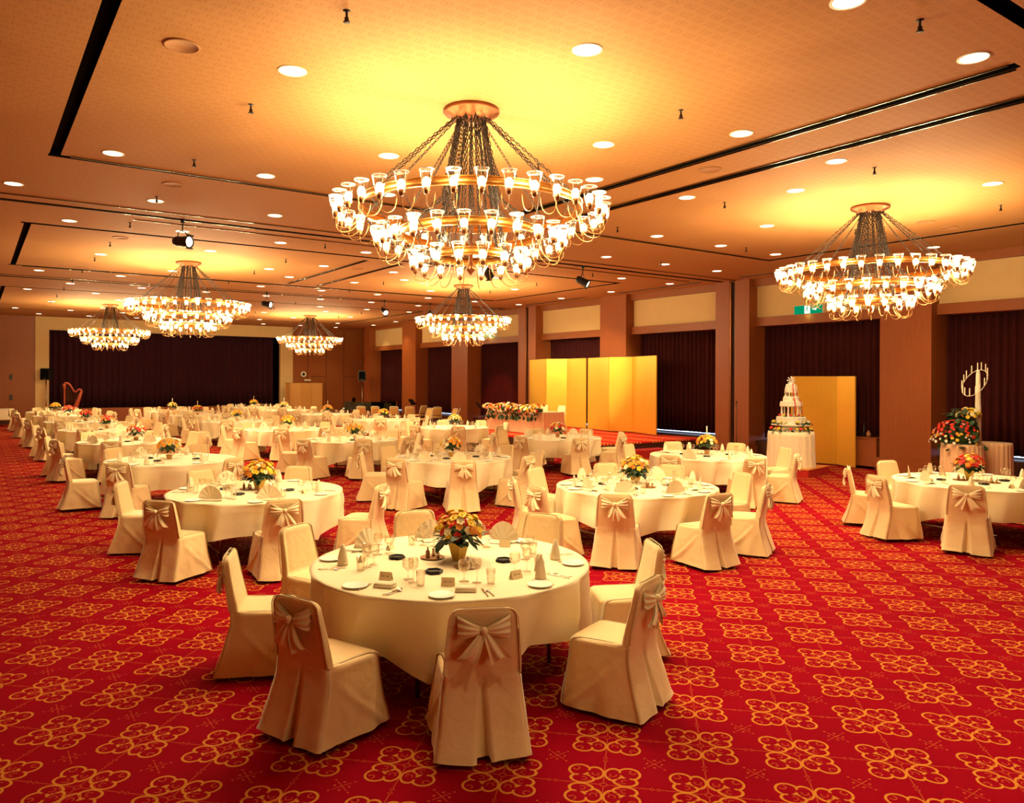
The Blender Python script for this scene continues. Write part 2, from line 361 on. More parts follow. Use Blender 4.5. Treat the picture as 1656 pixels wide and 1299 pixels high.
def curtain(xa,ya,xb,yb,z0,z1,mat,name,label,group,pitch=.16,amp=.045,seed=0):
    L=math.hypot(xb-xa,yb-ya); n=max(8,int(L/pitch*8)); dx,dy=(xb-xa)/L,(yb-ya)/L; r=random.Random(seed); ph=[r.uniform(-.5,.5) for _ in range(int(L/pitch)+3)]
    cx,cy=(xa+xb)/2,(ya+yb)/2
    def fn(u,v):
        s=u*L; k=s/pitch; i=int(k); f=k-i; w=ph[i]*(1-f)+ph[i+1]*f
        o=amp*math.sin(2*PI*k+w*2)*(1+.3*w)*(1-.35*v)
        x=xa+dx*s-dy*o; y=ya+dy*s+dx*o
        return (x-cx,y-cy,z0+(z1-z0)*v+(0 if v>0 else .01*w))
    mb=MB().grid(fn,n,4); o=ob(name,mb.mesh(name,mat),None,(cx,cy,0)); solid(o,.008)
    tag(o,label,'curtain',group); return o
curtain(2.95,41.3,8.2,41.3,.68,4.5,'stagecurtain','stage_curtain','left half of the dark purple pleated curtain across the stage','stage curtains',.28,.07,1)
curtain(8.2,41.3,13.5,41.3,.68,4.5,'stagecurtain','stage_curtain','right half of the dark purple pleated curtain across the stage','stage curtains',.28,.07,2)
# right wall: pillars, friezes, headers, curtains
PIL=[(-10.6,-9.4),(-5.9,-4.7),(-1.1,.05),(3.65,4.83),(8.41,9.57),(13.21,14.35),(17.97,19.21),(22.78,23.89),(27.57,28.89),(32.21,33.61),(37.35,38.0)]
cn=0
for k,(a,b) in enumerate(PIL):
    mb=MB()
    if k in(5,7):
        m=(a+b)/2; mb.box((17.4+.45,(a+m-.09)/2,ZC/2),(.9,m-.09-a,ZC)); mb.box((17.4+.45,(b+m+.09)/2,ZC/2),(.9,b-m-.09,ZC)); mb.box((17.4+.52,m,ZC/2),(.76,.18,ZC))
    else: mb.box((17.4+.45,(a+b)/2,ZC/2),(.9,b-a,ZC))
    mb.box((17.4+.43,(a+b)/2,.155),(.94+.06,b-a+.1,.31))
    struct('pillar',mb.mesh('pillar',W,smooth=False))
    if k in(5,7):
        tn+=1; struct('trim_%d'%tn,boxm('t',(17.43,(a+b)/2+.06,ZC/2),(.05,.03,ZC-.1),'copper'))
        tn+=1; struct('trim_%d'%tn,boxm('t',(17.5,(a+b)/2-.02,ZC/2),(.04,.10,ZC-.1),'black'))
bays=[(PIL[i][1],PIL[i+1][0]) for i in range(len(PIL)-1)]
bname=['','','nearest the camera','near the camera','beside the tall candle tower','behind the wedding cake','right of the gold screens','behind the gold screens','left of the gold screens','beside the music stand','nearest the stage']
for k,(a,b) in enumerate(bays):
    m=(a+b)/2; w=b-a
    mb=MB(); mb.box((17.95,m,(4.67+ZC)/2),(.7,w,ZC-4.67)); mb.box((17.9,m,3.69),(.5,w,.24)); struct('wall_right',mb.mesh('hdr','brownwood',smooth=False))
    struct('wall_right',boxm('frieze',(17.95,m,4.24),(.4,w,.87),'cream'))
    struct('trim_%d'%(60+k),boxm('ledge',(17.98,m,.22),(.55,w,.44),'darkwood'))
    if k>2:
        curtain(18.08,a+.12,18.08,b-.04,.52,3.6,'curtain','window_curtain','floor length maroon pleated curtain in the bay %s'%bname[k],'maroon curtains along the right wall',.17,.06,10+k)
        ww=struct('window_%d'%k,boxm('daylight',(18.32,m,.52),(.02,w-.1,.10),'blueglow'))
struct('wall_right',boxm('w',(18.36,39.2,ZC/2),(.1,2.4,ZC),W))
# seams on far walls
for k,x in enumerate((15.1,16.15,17.2)):
    struct('trim_%d'%(80+k),boxm('seam',(x,Y1-.004,2.4),(.025,.012,4.8),'darkwood'))
for k,(xa,xb,z) in enumerate(((15.3,16.1,2.2),(17.25,17.9,2.2))):
    struct('trim_%d'%(84+k),boxm('seam',((xa+xb)/2,Y1-.004,z),(xb-xa,.012,.025),'darkwood'))
struct('door_1',boxm('door',(.75,Y1-.02,1.6),(2.6,.04,3.2),'brownwood'))
for z in (1.2,2.1): struct('door_1',boxm('door_handle',(1.42,Y1-.07,z),(.09,.06,.22),'black'))
struct('baseboard_far',boxm('bb',(-.8,Y1-.03,.08),(6,.06,.16),'darkwood'))
# ------------------------------------------------------------------ covered banquet chair
def cover_mesh(seed,wr=1.0):
    r=random.Random(seed); off=Vector((r.uniform(0,50),r.uniform(0,50),0))
    # ring sample pattern: rear edge (dense at the pleat), right side, front, left side
    rear=[-1,-.86,-.7,-.5,-.3,-.16,-.11,-.07,-.03,0,.03,.07,.11,.16,.3,.5,.7,.86,1]
    sd=[.03+.047*q for q in range(21)]; fr=[1,.8,.5,.2,-.2,-.5,-.8,-1]
    ang=[]
    ring=[('r',t) for t in rear]+[('R',t) for t in sd]+[('f',t) for t in fr]+[('L',t) for t in reversed(sd)]
    def loop(z,wb,wf,yr,yf,rc,pleat=0,tilt=0,skirt=0):
        out=[]
        for k,t in ring:
            if k=='r':
                x,y=t*wb,yr
                if pleat>0 and abs(t)<=.16:
                    wd=.002+.034*pleat; x=math.copysign({0:0,.03:wd*.5,.07:wd*.97,.11:wd+.004,.16:wd+.028}[abs(t)],t)
            elif k=='f': x,y=t*wf,yf
            else:
                sgn=1 if k=='R' else -1; x=sgn*(wb+(wf-wb)*t); y=yr+(yf-yr)*t
            # round the corners
            if k in 'rf':
                w=wb if k=='r' else wf; e=max(0,(abs(t)-.7)/.3); dy=(.014 if k=='r' else rc)*(1-math.sqrt(max(0,1-e*e*.97))); y+= dy if k=='r' else -dy
            if k in 'LR':
                e=max(0,1-t/.2) if t<.5 else max(0,1-(1-t)/.2); x-=math.copysign((.010 if t<.5 else rc*.55)*e,x)
            zz=z
            if k=='r' and pleat>0:
                if abs(t)<=.07: y+=.014*min(1,pleat*6)+.055*pleat
                elif abs(t)<=.16: y-=.004*pleat
            if skirt>0:
                q=Vector((x*3.2,y*3.2,z*1.1))+off; nn=noise.noise(q)*.034+noise.noise(q*2.6)*.020+.006*abs(noise.noise(q*5))
                cx,cy=x,y-(yr+yf)/2; L=math.hypot(cx,cy) or 1
                x+=cx/L*nn*skirt*wr; y+=cy/L*nn*skirt*wr
                # diagonal crease from seat back corner to front hem
                if k in 'LR':
                    dd=(t*.95-(.43-z)/.43*.92-.03); x+=math.copysign((.024*math.exp(-(dd/.06)**2)*min(1,max(0,(t-.08)*5))*min(1,max(0,(.97-t)*8))-.012*min(1,max(0,dd*8))*min(1,max(0,(t-.08)*5))*min(1,max(0,(.97-t)*8)))*min(1,skirt*1.3),x)
                zz+= -.012*math.sin(x*9+seed)*skirt if z<.06 else 0
            elif z>.47:
                q=Vector((x*5,y*5,z*4))+off; y+=noise.noise(q)*.006*min(1,(z-.47)*12)
            out.append((x,y,zz))
        return out
    L=[]
    for i in range(23):
        f=i/22; z=.035+(.425-.035)*f; p=max(0,1-f*1.02)
        e=(1-f)
        L.append(loop(z,.222+.045*e**1.3,.238+.045*e,-.211-.128*max(0,e-.12)**1.3,.215+.05*e,.035,p,skirt=max(.08,(1-f)**.7)))
    L.append(loop(.440,.2200,.236,-.212,.213,.035,.04,skirt=.1))
    L.append(loop(.449,.2190,.226,-.2125,.200,.035))
    L.append(loop(.456,.2180,.208,-.2127,.15,.03)); L.append(loop(.460,.2175,.203,-.2128,.02,.03)); L.append(loop(.461,.2170,.202,-.2129,-.10,.025)); L.append(loop(.464,.2167,.208,-.213,-.148,.02))
    for i in range(9):
        f=(i+1)/9; z=.464+f*.324; yb=-.213-.052*f
        w=.2165-.0245*f**1.4; th=.064-.018*f
        L.append(loop(z,w,w-.008,yb,yb+th,.016))
    for (dz,dw,dt) in((.016,.004,.001),(.030,.012,.004),(.042,.027,.009),(.050,.048,.014),(.054,.075,.019)):
        L.append(loop(.788+dz,.192-dw,.184-dw,-.266+dt,-.220-dt,.012))
    n=len(ring); vs=[p for l in L for p in l]; fs=[]
    for k in range(len(L)-1):
        for i in range(n): j=(i+1)%n; fs.append((k*n+i,k*n+j,(k+1)*n+j,(k+1)*n+i))
    fs.append(tuple((len(L)-1)*n+i for i in range(n)))
    m=MB(); m.add(vs,fs); return m.mesh('chair_cover','cover')
def piping_mesh():
    m=MB(); pts=[]
    for i in range(9): f=i/8; pts.append((-.2165+.0245*f**1.4,-.213-.052*f-.001,.47+.318*f))
    for a,b in((-.184,.812),(-.170,.827),(-.148,.838),(-.10,.842),(0,.843)): pts.append((a,-.264,b))
    pts+=[(-x,y,z) for x,y,z in reversed(pts[:-1])]
    m.tube(pts,.0035,5); return m.mesh('piping','cover')
def bow_mesh(seed):
    r=random.Random(seed); m=MB()
    def loop(sg):
        def fn(u,v):
            x=sg*(.010+.132*u); h=(.014+.046*u**.9)
            y=-.030*math.sin(PI*min(1,u*1.02))**.7*(.6+.4*math.cos((v-.5)*3)) -.004-.009*u*math.cos(v*PI*6.0+seed)
            z=(v-.5)*2*h+.020*u
            return (x,y,z)
        m.grid(fn,10,14)
        def fb(u,v):
            x,y,z=fn(u,v); return (x*.97,y*.1+.004,z*.93)
        m.grid(fb,10,8)
    loop(1);loop(-1)
    for sg in(-1,1):
        sw=r.uniform(-.02,.02)
        def ft(u,v):
            w=.014+.040*u**.8; cut=.030*(1-abs(v-.5)*2)*(u**6)
            return (sg*(.010+(.068+sw)*u)+(v-.5)*2*w, -.012-.012*math.sin(u*PI)-.010*math.cos(v*PI*3+seed)*(.3+u), -.012-.155*u+cut-sg*(v-.5)*.035*u*-1)
        m.grid(ft,6,12)
        def ft2(u,v):
            x,y,z=ft(u,v); return (x,y+.006,z)
        m.grid(ft2,6,12)
    m.sphere((0,-.022,0),.019,10,8,0,1.25)
    return m.mesh('bow','bow')
COV=[cover_mesh(i,1+.25*(i%2)) for i in range(4)]; PIP=piping_mesh(); BOW=[bow_mesh(i) for i in range(3)]
LEG=[]
for sx in(-1,1):
    for sy in(-1,1):
        LEG.append(MB().tube([(sx*.19,.165*sy-.02,.42),(sx*.205,.205*sy-.02,.012),(sx*.205,.205*sy-.02,0)],.011,6).mesh('leg','black'))
def make_chair(k,near):
    t=ob('banquet_chair',None)
    ob('chair_cover',COV[k%4],t)
    ob('bow',BOW[k%3],t,(0,-.278,.728),(math.radians(-5),0,0),(1.02,1.15,1.02))
    if near:
        ob('piping',PIP,t)
        for l in LEG: ob('leg',l,t)
    return t
PROT={}
def chair(x,y,rz,label,group,k,near):
    key=(k%12,near)
    if key not in PROT: t=PROT[key]=make_chair(k%12,near)
    else: t=copy_tree(PROT[key])
    t.location=(x,y,0); t.rotation_euler=(0,0,rz)
    return tag(t,label,'chair',group)
# ------------------------------------------------------------------ tableware prototypes
TZ=.72
TABTOP=MB().lathe([(0,.690),(.97,.690),(.985,.695),(.985,.710),(.97,.712),(0,.712)],64).mesh('tabletop','panelwood',smooth=False)
TLEG=[]
for sx in(-1,1):
    for sy in(-1,1): TLEG.append(MB().tube([(sx*.55,sy*.5,.69),(sx*.55,sy*.5,0)],.016,6).mesh('leg','steel'))
TCRS=[MB().tube([(q,-.5,.12),(q,.5,.12)],.010,6).mesh('crossbar','steel') for q in(-.55,.55)]
def cloth_mesh(seed,chs):
    r=random.Random(seed); nf=r.randint(11,14); K=r.choice([22,24,26]); kn=sorted((j+r.uniform(-.33,.33))/K for j in range(K)); ka=[(1 if j%2 else -1)*r.uniform(.5,1.2) for j in range(K)]; p0=r.uniform(0,6); R=1.045; n=216; vs=[];fs=[]
    def tri(t):
        t=t%1
        for j in range(K):
            a0=kn[j]; a1=kn[(j+1)%K]+(1 if j==K-1 else 0); tt=t if t>=kn[0] else t+1
            if a0<=tt<=a1: w=(tt-a0)/(a1-a0); return ka[j]*(1-w)+ka[(j+1)%K]*w
        return 0
    th0=0
    prof=[(0,0),(.3,0),(.6,0),(.85,0),(1.0,0),(1.035,0)]
    for rr,_ in prof[1:]:
        for i in range(n): a=2*PI*i/n; vs.append((rr*math.cos(a),rr*math.sin(a),TZ))
    D=16
    for k in range(1,D+1):
        f=k/D
        for i in range(n):
            a=2*PI*i/n; q=abs(math.cos(2*(a-th0)))          # square cloth: corners hang lower
            drop=.37+.12*(1-q)**1.5+.012*math.sin(5*a+p0)
            fold=tri(a/(2*PI)+.012*f)
            nn=noise.noise(Vector((math.cos(a)*3+seed,math.sin(a)*3,f*1.5)))
            rad=1.035+.012*min(1,f*4)+(.080*(fold-.8)+.035*nn)*f**.65+.026*f
            z=TZ-.002-drop*f**1.05
            vs.append((rad*math.cos(a),rad*math.sin(a),z))
    c=len(vs); vs.append((0,0,TZ))
    rows=len(prof)-1+D
    for i in range(n): fs.append((c,i,(i+1)%n))
    for k in range(rows-1):
        for i in range(n): j=(i+1)%n; fs.append((k*n+i,(k+1)*n+i,(k+1)*n+j,k*n+j))
    m=MB(); m.add(vs,fs); return m.mesh('tablecloth','cloth')
CL=[cloth_mesh(i,0) for i in range(5)]
def napkin_fan(seed=0):
    m=MB()
    def fn(u,v):
        a=math.radians(8+164*u); rr=.012+.108*v*(1-.10*abs(math.cos(a))); zz=.004+rr*math.sin(a)*1.12
        return (-rr*math.cos(a),  .0028*math.cos(u*PI*13)*v+.012*(1-v)-.02*v,zz)
    m.grid(fn,39,5); m.grid(lambda u,v:((u-.5)*.15,(v-.3)*.10,.004+.012*math.sin(v*PI)),6,4)
    return m.mesh('napkin','napkin')
def napkin_hat(seed=0):
    m=MB()
    def fn(u,v):
        a=2*PI*u; pk=.5+.5*math.cos(a); top=.07+.10*pk**1.5; rr=(.048-.020*v*v)*(1+.05*math.cos(5*a)); return (rr*math.sin(a),-rr*math.cos(a)*.8+.02*v*pk,.002+top*v)
    m.grid(fn,24,8); m.grid(lambda u,v:(.040*math.sin(2*PI*u)*(1-v*.3),.02-.03*math.cos(2*PI*u)*(1-v),.05+.115*v),16,5)
    return m.mesh('napkin','napkin')
def napkin_cone(seed=0):
    m=MB(); m.lathe([(.040,.002),(.036,.05),(.026,.10),(.012,.145),(.001,.155)],14)
    m.grid(lambda u,v:((.043-.035*v)*math.sin(2*PI*u*.8),(.043-.035*v)*math.cos(2*PI*u*.8),.01+.11*v*(1-.4*u)),14,6)
    return m.mesh('napkin','napkin')
def napkin_flat(seed=0):
    m=MB()
    for z,k in((.008,1),(.022,.93)): m.lathe([(0,z-.007),(.095*k,z-.006),(.10*k,z),(.095*k,z+.006),(0,z+.007)],4,mat=Matrix.Scale(.62,4,(0,1,0))@RZ(PI/4))
    return m.mesh('napkin','napkin')
NAP={'fan':napkin_fan(),'hat':napkin_hat(),'cone':napkin_cone(),'flat':napkin_flat()}
NTX={'fan':'fan folded','hat':'mitre folded','cone':'cone folded','flat':'flat folded'}
PLATE=MB().lathe([(.0,.003),(.045,.003),(.058,.006),(.082,.013),(.085,.014),(.084,.011),(.06,.002),(.04,.0),(0,.0)],28).mesh('plate','white')
def gls(prof): return MB().lathe(prof,14).mesh('glass','glass')
WINE=gls([(.034,.001),(.032,.003),(.005,.006),(.004,.075),(.012,.082),(.030,.10),(.036,.125),(.035,.15),(.031,.165),(.030,.165),(.034,.14),(.030,.105),(.0,.086)])
GOB=gls([(.036,.001),(.034,.003),(.006,.007),(.005,.055),(.016,.062),(.038,.085),(.042,.11),(.038,.142),(.037,.142),(.040,.11),(.034,.085),(0,.066)])
TUM=gls([(.026,.001),(.030,.05),(.033,.10),(.0325,.10),(.029,.05),(.025,.006),(0,.005)])
GT=[('wine_glass',WINE,'tall wine glass'),('water_goblet',GOB,'wide water goblet'),('tumbler',TUM,'straight tumbler')]
def cutl(kind):
    m=MB(); m.box((0,-.035,.004),(.008,.11,.003),taper=.8)
    if kind=='fork':
        m.box((0,.028,.005),(.020,.022,.003))
        for i in(-1.5,-.5,.5,1.5): m.box((i*.0055,.058,.006),(.003,.042,.002))
    elif kind=='knife': m.box((0,.06,.005),(.016,.10,.002),taper=.7)
    else:
        m.lathe([(0,.001),(.016,.004),(.018,.007),(.0,.004)],12,c=(0,.045,.001))
    return m.mesh(kind,'silver')
CUT={k:cutl(k) for k in('fork','knife','spoon')}
ASH=MB().lathe([(.0,.002),(.062,.0),(.070,.012),(.064,.022),(.056,.022),(.050,.012),(0,.012)],6).mesh('ashtray','black',smooth=False)
def card_mesh():
    m=MB(); m.add([(-.045,-.022,0),(.045,-.022,0),(.045,0,.055),(-.045,0,.055),(.045,.022,0),(-.045,.022,0)],[(0,1,2,3),(3,2,4,5)]); return m.mesh('card','card',smooth=False)
CARD=card_mesh()
def ink_mesh():
    m=MB()
    for i,x in enumerate((-.024,-.011,.010,.023)):
        for dx,dz,w,h in((0,.004,.009,.0014),(0,-.003,.008,.0014),(-.003,0,.0014,.010),(.003,-.001,.0014,.008)):
            z=.028+dz; y=-.022+.022*z/.055-.0008; m.add([(x+dx-w/2,-.022+.4*(z-h/2)-.0008,z-h/2),(x+dx+w/2,-.022+.4*(z-h/2)-.0008,z-h/2),(x+dx+w/2,-.022+.4*(z+h/2)-.0008,z+h/2),(x+dx-w/2,-.022+.4*(z+h/2)-.0008,z+h/2)],[(0,1,2,3)])
    return m.mesh('writing','ink',smooth=False)
INK=ink_mesh()
TRAY=MB().lathe([(0,.002),(.085,.002),(.095,.010),(.090,.010),(.082,.005),(0,.005)],20).mesh('tray','traybrown')
SHK=[MB().lathe([(.014,0),(.016,.03),(.010,.045),(.011,.055),(0,.06)],10).mesh('shaker','silver'),MB().lathe([(.016,0),(.017,.05),(.006,.065),(.006,.085),(0,.087)],10).mesh('sauce_bottle','traybrown')]
# ------------------------------------------------------------------ flowers
def blossom(col,seed,cup=.5):
    m=MB(); r=random.Random(seed)
    for k in range(6):
        a=k*PI/3+r.uniform(-.15,.15); L=r.uniform(.026,.034)
        mt=RZ(a)
        m.grid(lambda u,v:(L*u*(1-.2*u*cup), (v-.5)*.026*math.sin(PI*(.15+.8*u)), .006+.016*u*cup+.010*u*u*(1-2*abs(v-.5))*-.6),3,2,0,mt)
    m.sphere((0,0,.010),.007,6,4)
    return m.mesh('blossom','f_'+col)
BL={c:[blossom(c,i) for i in range(2)] for c in FC}
def rose(col,seed):
    m=MB(); m.lathe([(.002,-.012),(.016,-.006),(.024,.008),(.022,.02),(.015,.024),(.012,.018),(.008,.024),(0,.02)],9)
    r=random.Random(seed)
    for k in range(5):
        a=k*2*PI/5; m.grid(lambda u,v:(.018+.010*u,(v-.5)*.034,-.004+.022*math.sin(u*2)),2,2,0,RZ(a))
    return m.mesh('rose','f_'+col)
RO={c:rose(c,1) for c in FC}
def leaves(n,R,z0,z1,seed,size=.07,droop=.3,flat=1.0):
    m=MB(); r=random.Random(seed)
    for i in range(n):
        a=r.uniform(0,2*PI); rr=R*math.sqrt(r.random()); z=r.uniform(z0,z1); L=size*r.uniform(.7,1.5); w=L*.34; t=r.uniform(-.5,.6)-droop
        mt=TR(rr*math.cos(a)*.8,rr*math.sin(a)*.8*flat,z)@RZ(a+r.uniform(-.5,.5))@Matrix.Rotation(-t,4,'Y')
        m.grid(lambda u,v:(L*u,(v-.5)*2*w*math.sin(PI*(.08+.9*u)),-.25*L*u*u-abs(v-.5)*.012),4,2,0,mt)
    return m
def dome_pts(n,R,h,seed,zc=0):
    r=random.Random(seed); P=[]
    for i in range(n):
        f=(i+.5)/n; ph=math.acos(1-f*.97); a=i*2.39996+r.uniform(-.2,.2)
        P.append((R*math.sin(ph)*math.cos(a),R*math.sin(ph)*math.sin(a),zc+h*math.cos(ph),a,ph))
    return P
POT=MB().lathe([(.045,0),(.082,.135),(.076,.135),(.040,.004),(0,.004)],4,mat=RZ(PI/4)).mesh('pot','potgold',smooth=False)
POTC=MB().lathe([(.04,0),(.055,.07),(.050,.07),(.035,.004),(0,.004)],14).mesh('pot','panelwood')
def bouquet(pal,seed,detail,label,loc,candle=False,R=.165,h=.15):
    r=random.Random(seed); t=thing('flower_arrangement',label,'flowers',loc,r.uniform(0,6),'centrepieces on the round tables')
    ob('pot',POT if detail else POTC,t)
    fo=leaves(60 if detail else 26,R*1.0,.15,.23,seed,.085 if detail else .08,.15); fo.sphere((0,0,.20),.10,10,6,0,.6)
    ob('foliage',fo.mesh('foliage','leaf'),t)['kind']='stuff'
    n=60 if detail else 34
    pts=dome_pts(n,R,h,seed,.20)
    if detail:
        for i,(x,y,z,a,ph) in enumerate(pts):
            c=r.choice(pal); me=r.choice(BL[c]) if r.random()<.6 else RO[c]
            k=r.uniform(.85,1.3)*1.05
            ob('blossom',me,t,(x*r.uniform(.9,1.08),y*r.uniform(.9,1.08),z+r.uniform(-.02,.02)),(0,ph*.8,a),(k,k,k))
    else:
        m=MB(); cols=sorted(set(pal)); src={}
        for i,(x,y,z,a,ph) in enumerate(pts):
            c=r.choice(pal); mt=TR(x*.95,y*.95,z)@RZ(a)@Matrix.Rotation(ph*.8,4,'Y'); k=r.uniform(1.0,1.5)
            m.lathe([(.002,-.01),(.02*k,-.004),(.030*k,.012),(.016*k,.018),(0,.010)],6,cols.index(c),mt)
        ob('blossoms',m.mesh('blossoms',['f_'+c for c in cols],smooth=False),t)['kind']='stuff'
    if candle: ob('taper_candle',MB().tube([(0,0,.2),(0,0,.52)],.011,8).mesh('candle','wax'),t)
    return t
# ------------------------------------------------------------------ the tables
ORD=['nearest','second','third','fourth','fifth','sixth','seventh','farthest']
ROW={'A':'left','B':'middle','C':'right'}
G8=[-157.5,-112.5,-67.5,-22.5,22.5,67.5,112.5,157.5]
TAB=[ # row, x, y, chairs: angles or explicit, palette, candle
('A',2.97,4.93,[153,-154,-114,-70,-28,26,71,115],['yellow','yellow','red','orange','cream'],0),
('A',2.86,9.36,[148,-144,-97,-43,52,100],['yellow','orange','cream','yellow'],0),
('A',2.78,13.75,[178,-129,-67,61,116],['orange','yellow','orange','cream'],0),
('A',2.82,18.25,G8,['red','red','orange','cream'],0),
('A',2.85,22.8,G8,['red','red','orange','white'],0),
('A',2.82,27.2,G8,['red','orange','red'],0),
('A',2.78,31.5,G8,['red','orange','red'],0),
('A',2.75,35.3,G8,['yellow','orange','yellow'],0),
('B',7.10,7.13,[152,179,-144,-101,-61,-18,26,61,108],['orange','yellow','cream','orange'],0),
('B',6.98,11.52,[156,-157,-115,-70,-23,20,66,110],['orange','cream','orange','yellow'],0),
('B',7.05,16.1,[-150,-105,-62,-18,28,72,115,160],['yellow','yellow','orange','cream'],0),
('B',6.98,20.4,G8,['orange','yellow','orange'],0),
('B',6.95,24.9,G8,['orange','cream','yellow'],0),
('B',6.95,29.6,G8,['orange','red','yellow'],1),
('B',6.88,34.0,G8,['yellow','cream','yellow'],1),
('C',11.34,4.88,G8,['yellow','red','red','orange'],0),
('C',11.10,9.33,[110,-162,-112,-70,-24,20,66],['orange','cream','orange','yellow'],1),
('C',11.45,14.1,[-160,-112,-62,-24,24,70,112,158],['orange','cream','red','yellow'],0),
('C',11.3,18.7,G8,['yellow','cream','yellow'],0),
('C',11.3,23.4,G8,['orange','yellow','red'],0),
('C',11.25,28.0,G8,['orange','yellow','orange'],1),
('C',11.15,32.4,G8,['orange','yellow','cream'],1),
('C',11.0,36.5,G8,['orange','yellow','yellow'],1)]
def compass(dx,dy,used):
    names=['far','far right','right','near right','near','near left','left','far left']
    a=math.degrees(math.atan2(side(dx,dy),depth(dx,dy)))%360; k=int(round(a/45))%8
    for q in(0,1,-1,2,-2,3,-3,4):
        if names[(k+q)%8] not in used: used.add(names[(k+q)%8]); return names[(k+q)%8]
    used.add('x'); return 'spare far'
cnt={'A':0,'B':0,'C':0}; nglass=0; stuffglass=MB(); ci=0
for ti,(row,tx,ty,angs,pal,candle) in enumerate(TAB):
    o_=cnt[row]; cnt[row]+=1; tname='%s table of the %s row'%(ORD[o_],ROW[row]); dT=depth(tx,ty); near=dT<12; hero=dT<11
    t=thing('round_table','round banquet table under its white cloth, %s'%tname,'table',(tx,ty,0),0,'round banquet tables')
    ob('tabletop',TABTOP,t)
    for l in TLEG: ob('leg',l,t)
    if dT<20:
        for l in TCRS: ob('crossbar',l,t)
    c=ob('tablecloth',CL[ti%5],None,(tx,ty,0),(0,0,[math.radians(-173),-1.9,.77*ti][min(ti,2)])); tag(c,'white cloth draped over the %s'%tname,'tablecloth','white tablecloths')
    used=set(); rr=random.Random(100+ti)
    offp={0:(.08,.02),1:(.06,.08),8:(.16,.18),15:(.08,.12)}.get(ti,(rr.uniform(-.05,.15),rr.uniform(-.02,.2)))
    pt={'red':'red','orange':'orange','yellow':'yellow'}
    bouquet(pal,200+ti,hero,'%s flowers%s on the %s'%(' and '.join(sorted(set(pal))[:2]),' with a candle' if candle else '',tname),(tx+offp[0],ty+offp[1],TZ+.001),candle,R=.17 if hero else .19)
    seats=list(angs)
    for si,a in enumerate(seats):
        ar=math.radians(a+ (rr.uniform(-4,4) if angs is G8 else 0)); R=1.325+rr.uniform(0,.04)
        dx,dy=math.cos(ar),math.sin(ar); w=compass(dx,dy,used)
        # chair faces the table centre (chair front is +Y)
        x,y=tx+dx*R,ty+dy*R
        chair(x,y,math.atan2(-dy,-dx)-PI/2+rr.uniform(-.09,.09),'white covered chair with a bow, %s side of %s'%(w,tname),'covered chairs around the round tables',ci,near); ci+=1
        rz=math.atan2(-dy,-dx)-PI/2
        nx,ny=-dx,-dy; txv,tyv=dy*-1,dx   # inward normal, tangent
        rx,ry=math.cos(rz),math.sin(rz)   # chair's right hand
        def at(r_,s_): return (tx+dx*r_+rx*s_, ty+dy*r_+ry*s_, TZ+.0015)
        seat='%s seat, %s'%(w,tname)
        if ti==0: kind='flat' if w in('near','near left') else ('cone' if w in('left','right') else ('hat' if w=='near right' else 'fan'))
        elif ti==8: kind='cone' if w=='far left' else 'fan'
        else: kind=rr.choice(['fan','fan','fan','hat','cone'] if dT<16 else ['fan','hat','cone'])
        n_=ob('napkin',NAP[kind],None,at(.80,.0),(0,0,rz+rr.uniform(-.3,.3)),(1.28,1.28,1.25) if kind=='fan' else None); tag(n_,'%s napkin at the %s'%(NTX[kind],seat),'napkin','folded napkins')
        p_=ob('plate',PLATE,None,at(.90,-.17),(0,0,0)); tag(p_,'small white plate at the %s'%seat,'plate','side plates')
        if nglass+3<=290:
            for q,(gn,gm,gt) in enumerate(GT):
                g=ob(gn,gm,None,at((.62,.57,.66)[q],(.10,.02,.19)[q]),(0,0,0)); tag(g,'%s at the %s'%(gt,seat),'glass','glasses on the tables'); nglass+=1
        else:
            for q,(r_,s_) in enumerate(((.62,.10),(.57,.02),(.66,.19))):
                a_=at(r_,s_); stuffglass.lathe([(.03,0),(.006,.01),(.006,.06),(.036,.10),(.03,.15)],6,0,None,a_)
        if dT<10.8:
            for kd,s_ in(('fork',-.105),('knife',.115),('spoon',.145)):
                k_=ob(kd,CUT[kd],None,at(.88,s_),(0,0,rz+rr.uniform(-.15,.15))); tag(k_,'silver %s at the %s'%(kd,seat),kd,'cutlery')
            if (ti+si)%2==0 or ti==0:
                c_=thing('name_card','tented tan name card at the %s'%seat,'name card',at(.66,-.10),rz+rr.uniform(-.4,.4),'name cards'); ob('card',CARD,c_); ob('writing',INK,c_)
        elif dT<14.5:
            for kd,s_ in(('fork',-.105),('knife',.115)):
                k_=ob(kd,CUT[kd],None,at(.88,s_),(0,0,rz)); tag(k_,'silver %s at the %s'%(kd,seat),kd,'cutlery')
    nash=[(-.10,-.33,'near'),(-.42,.10,'left'),(.40,.02,'right')] if dT<15 else ([(.1,-.3,'near')] if dT<24 else [])
    for ax,ay,ww in nash:
        X,Y=tx+CA*ax+SA*ay,ty-SA*ax+CA*ay
        a_=ob('ashtray',ASH,None,(X,Y,TZ+.001),(0,0,rr.uniform(0,1))); tag(a_,'black hexagonal ashtray %s of the flowers, %s'%(ww,tname),'ashtray','black ashtrays')
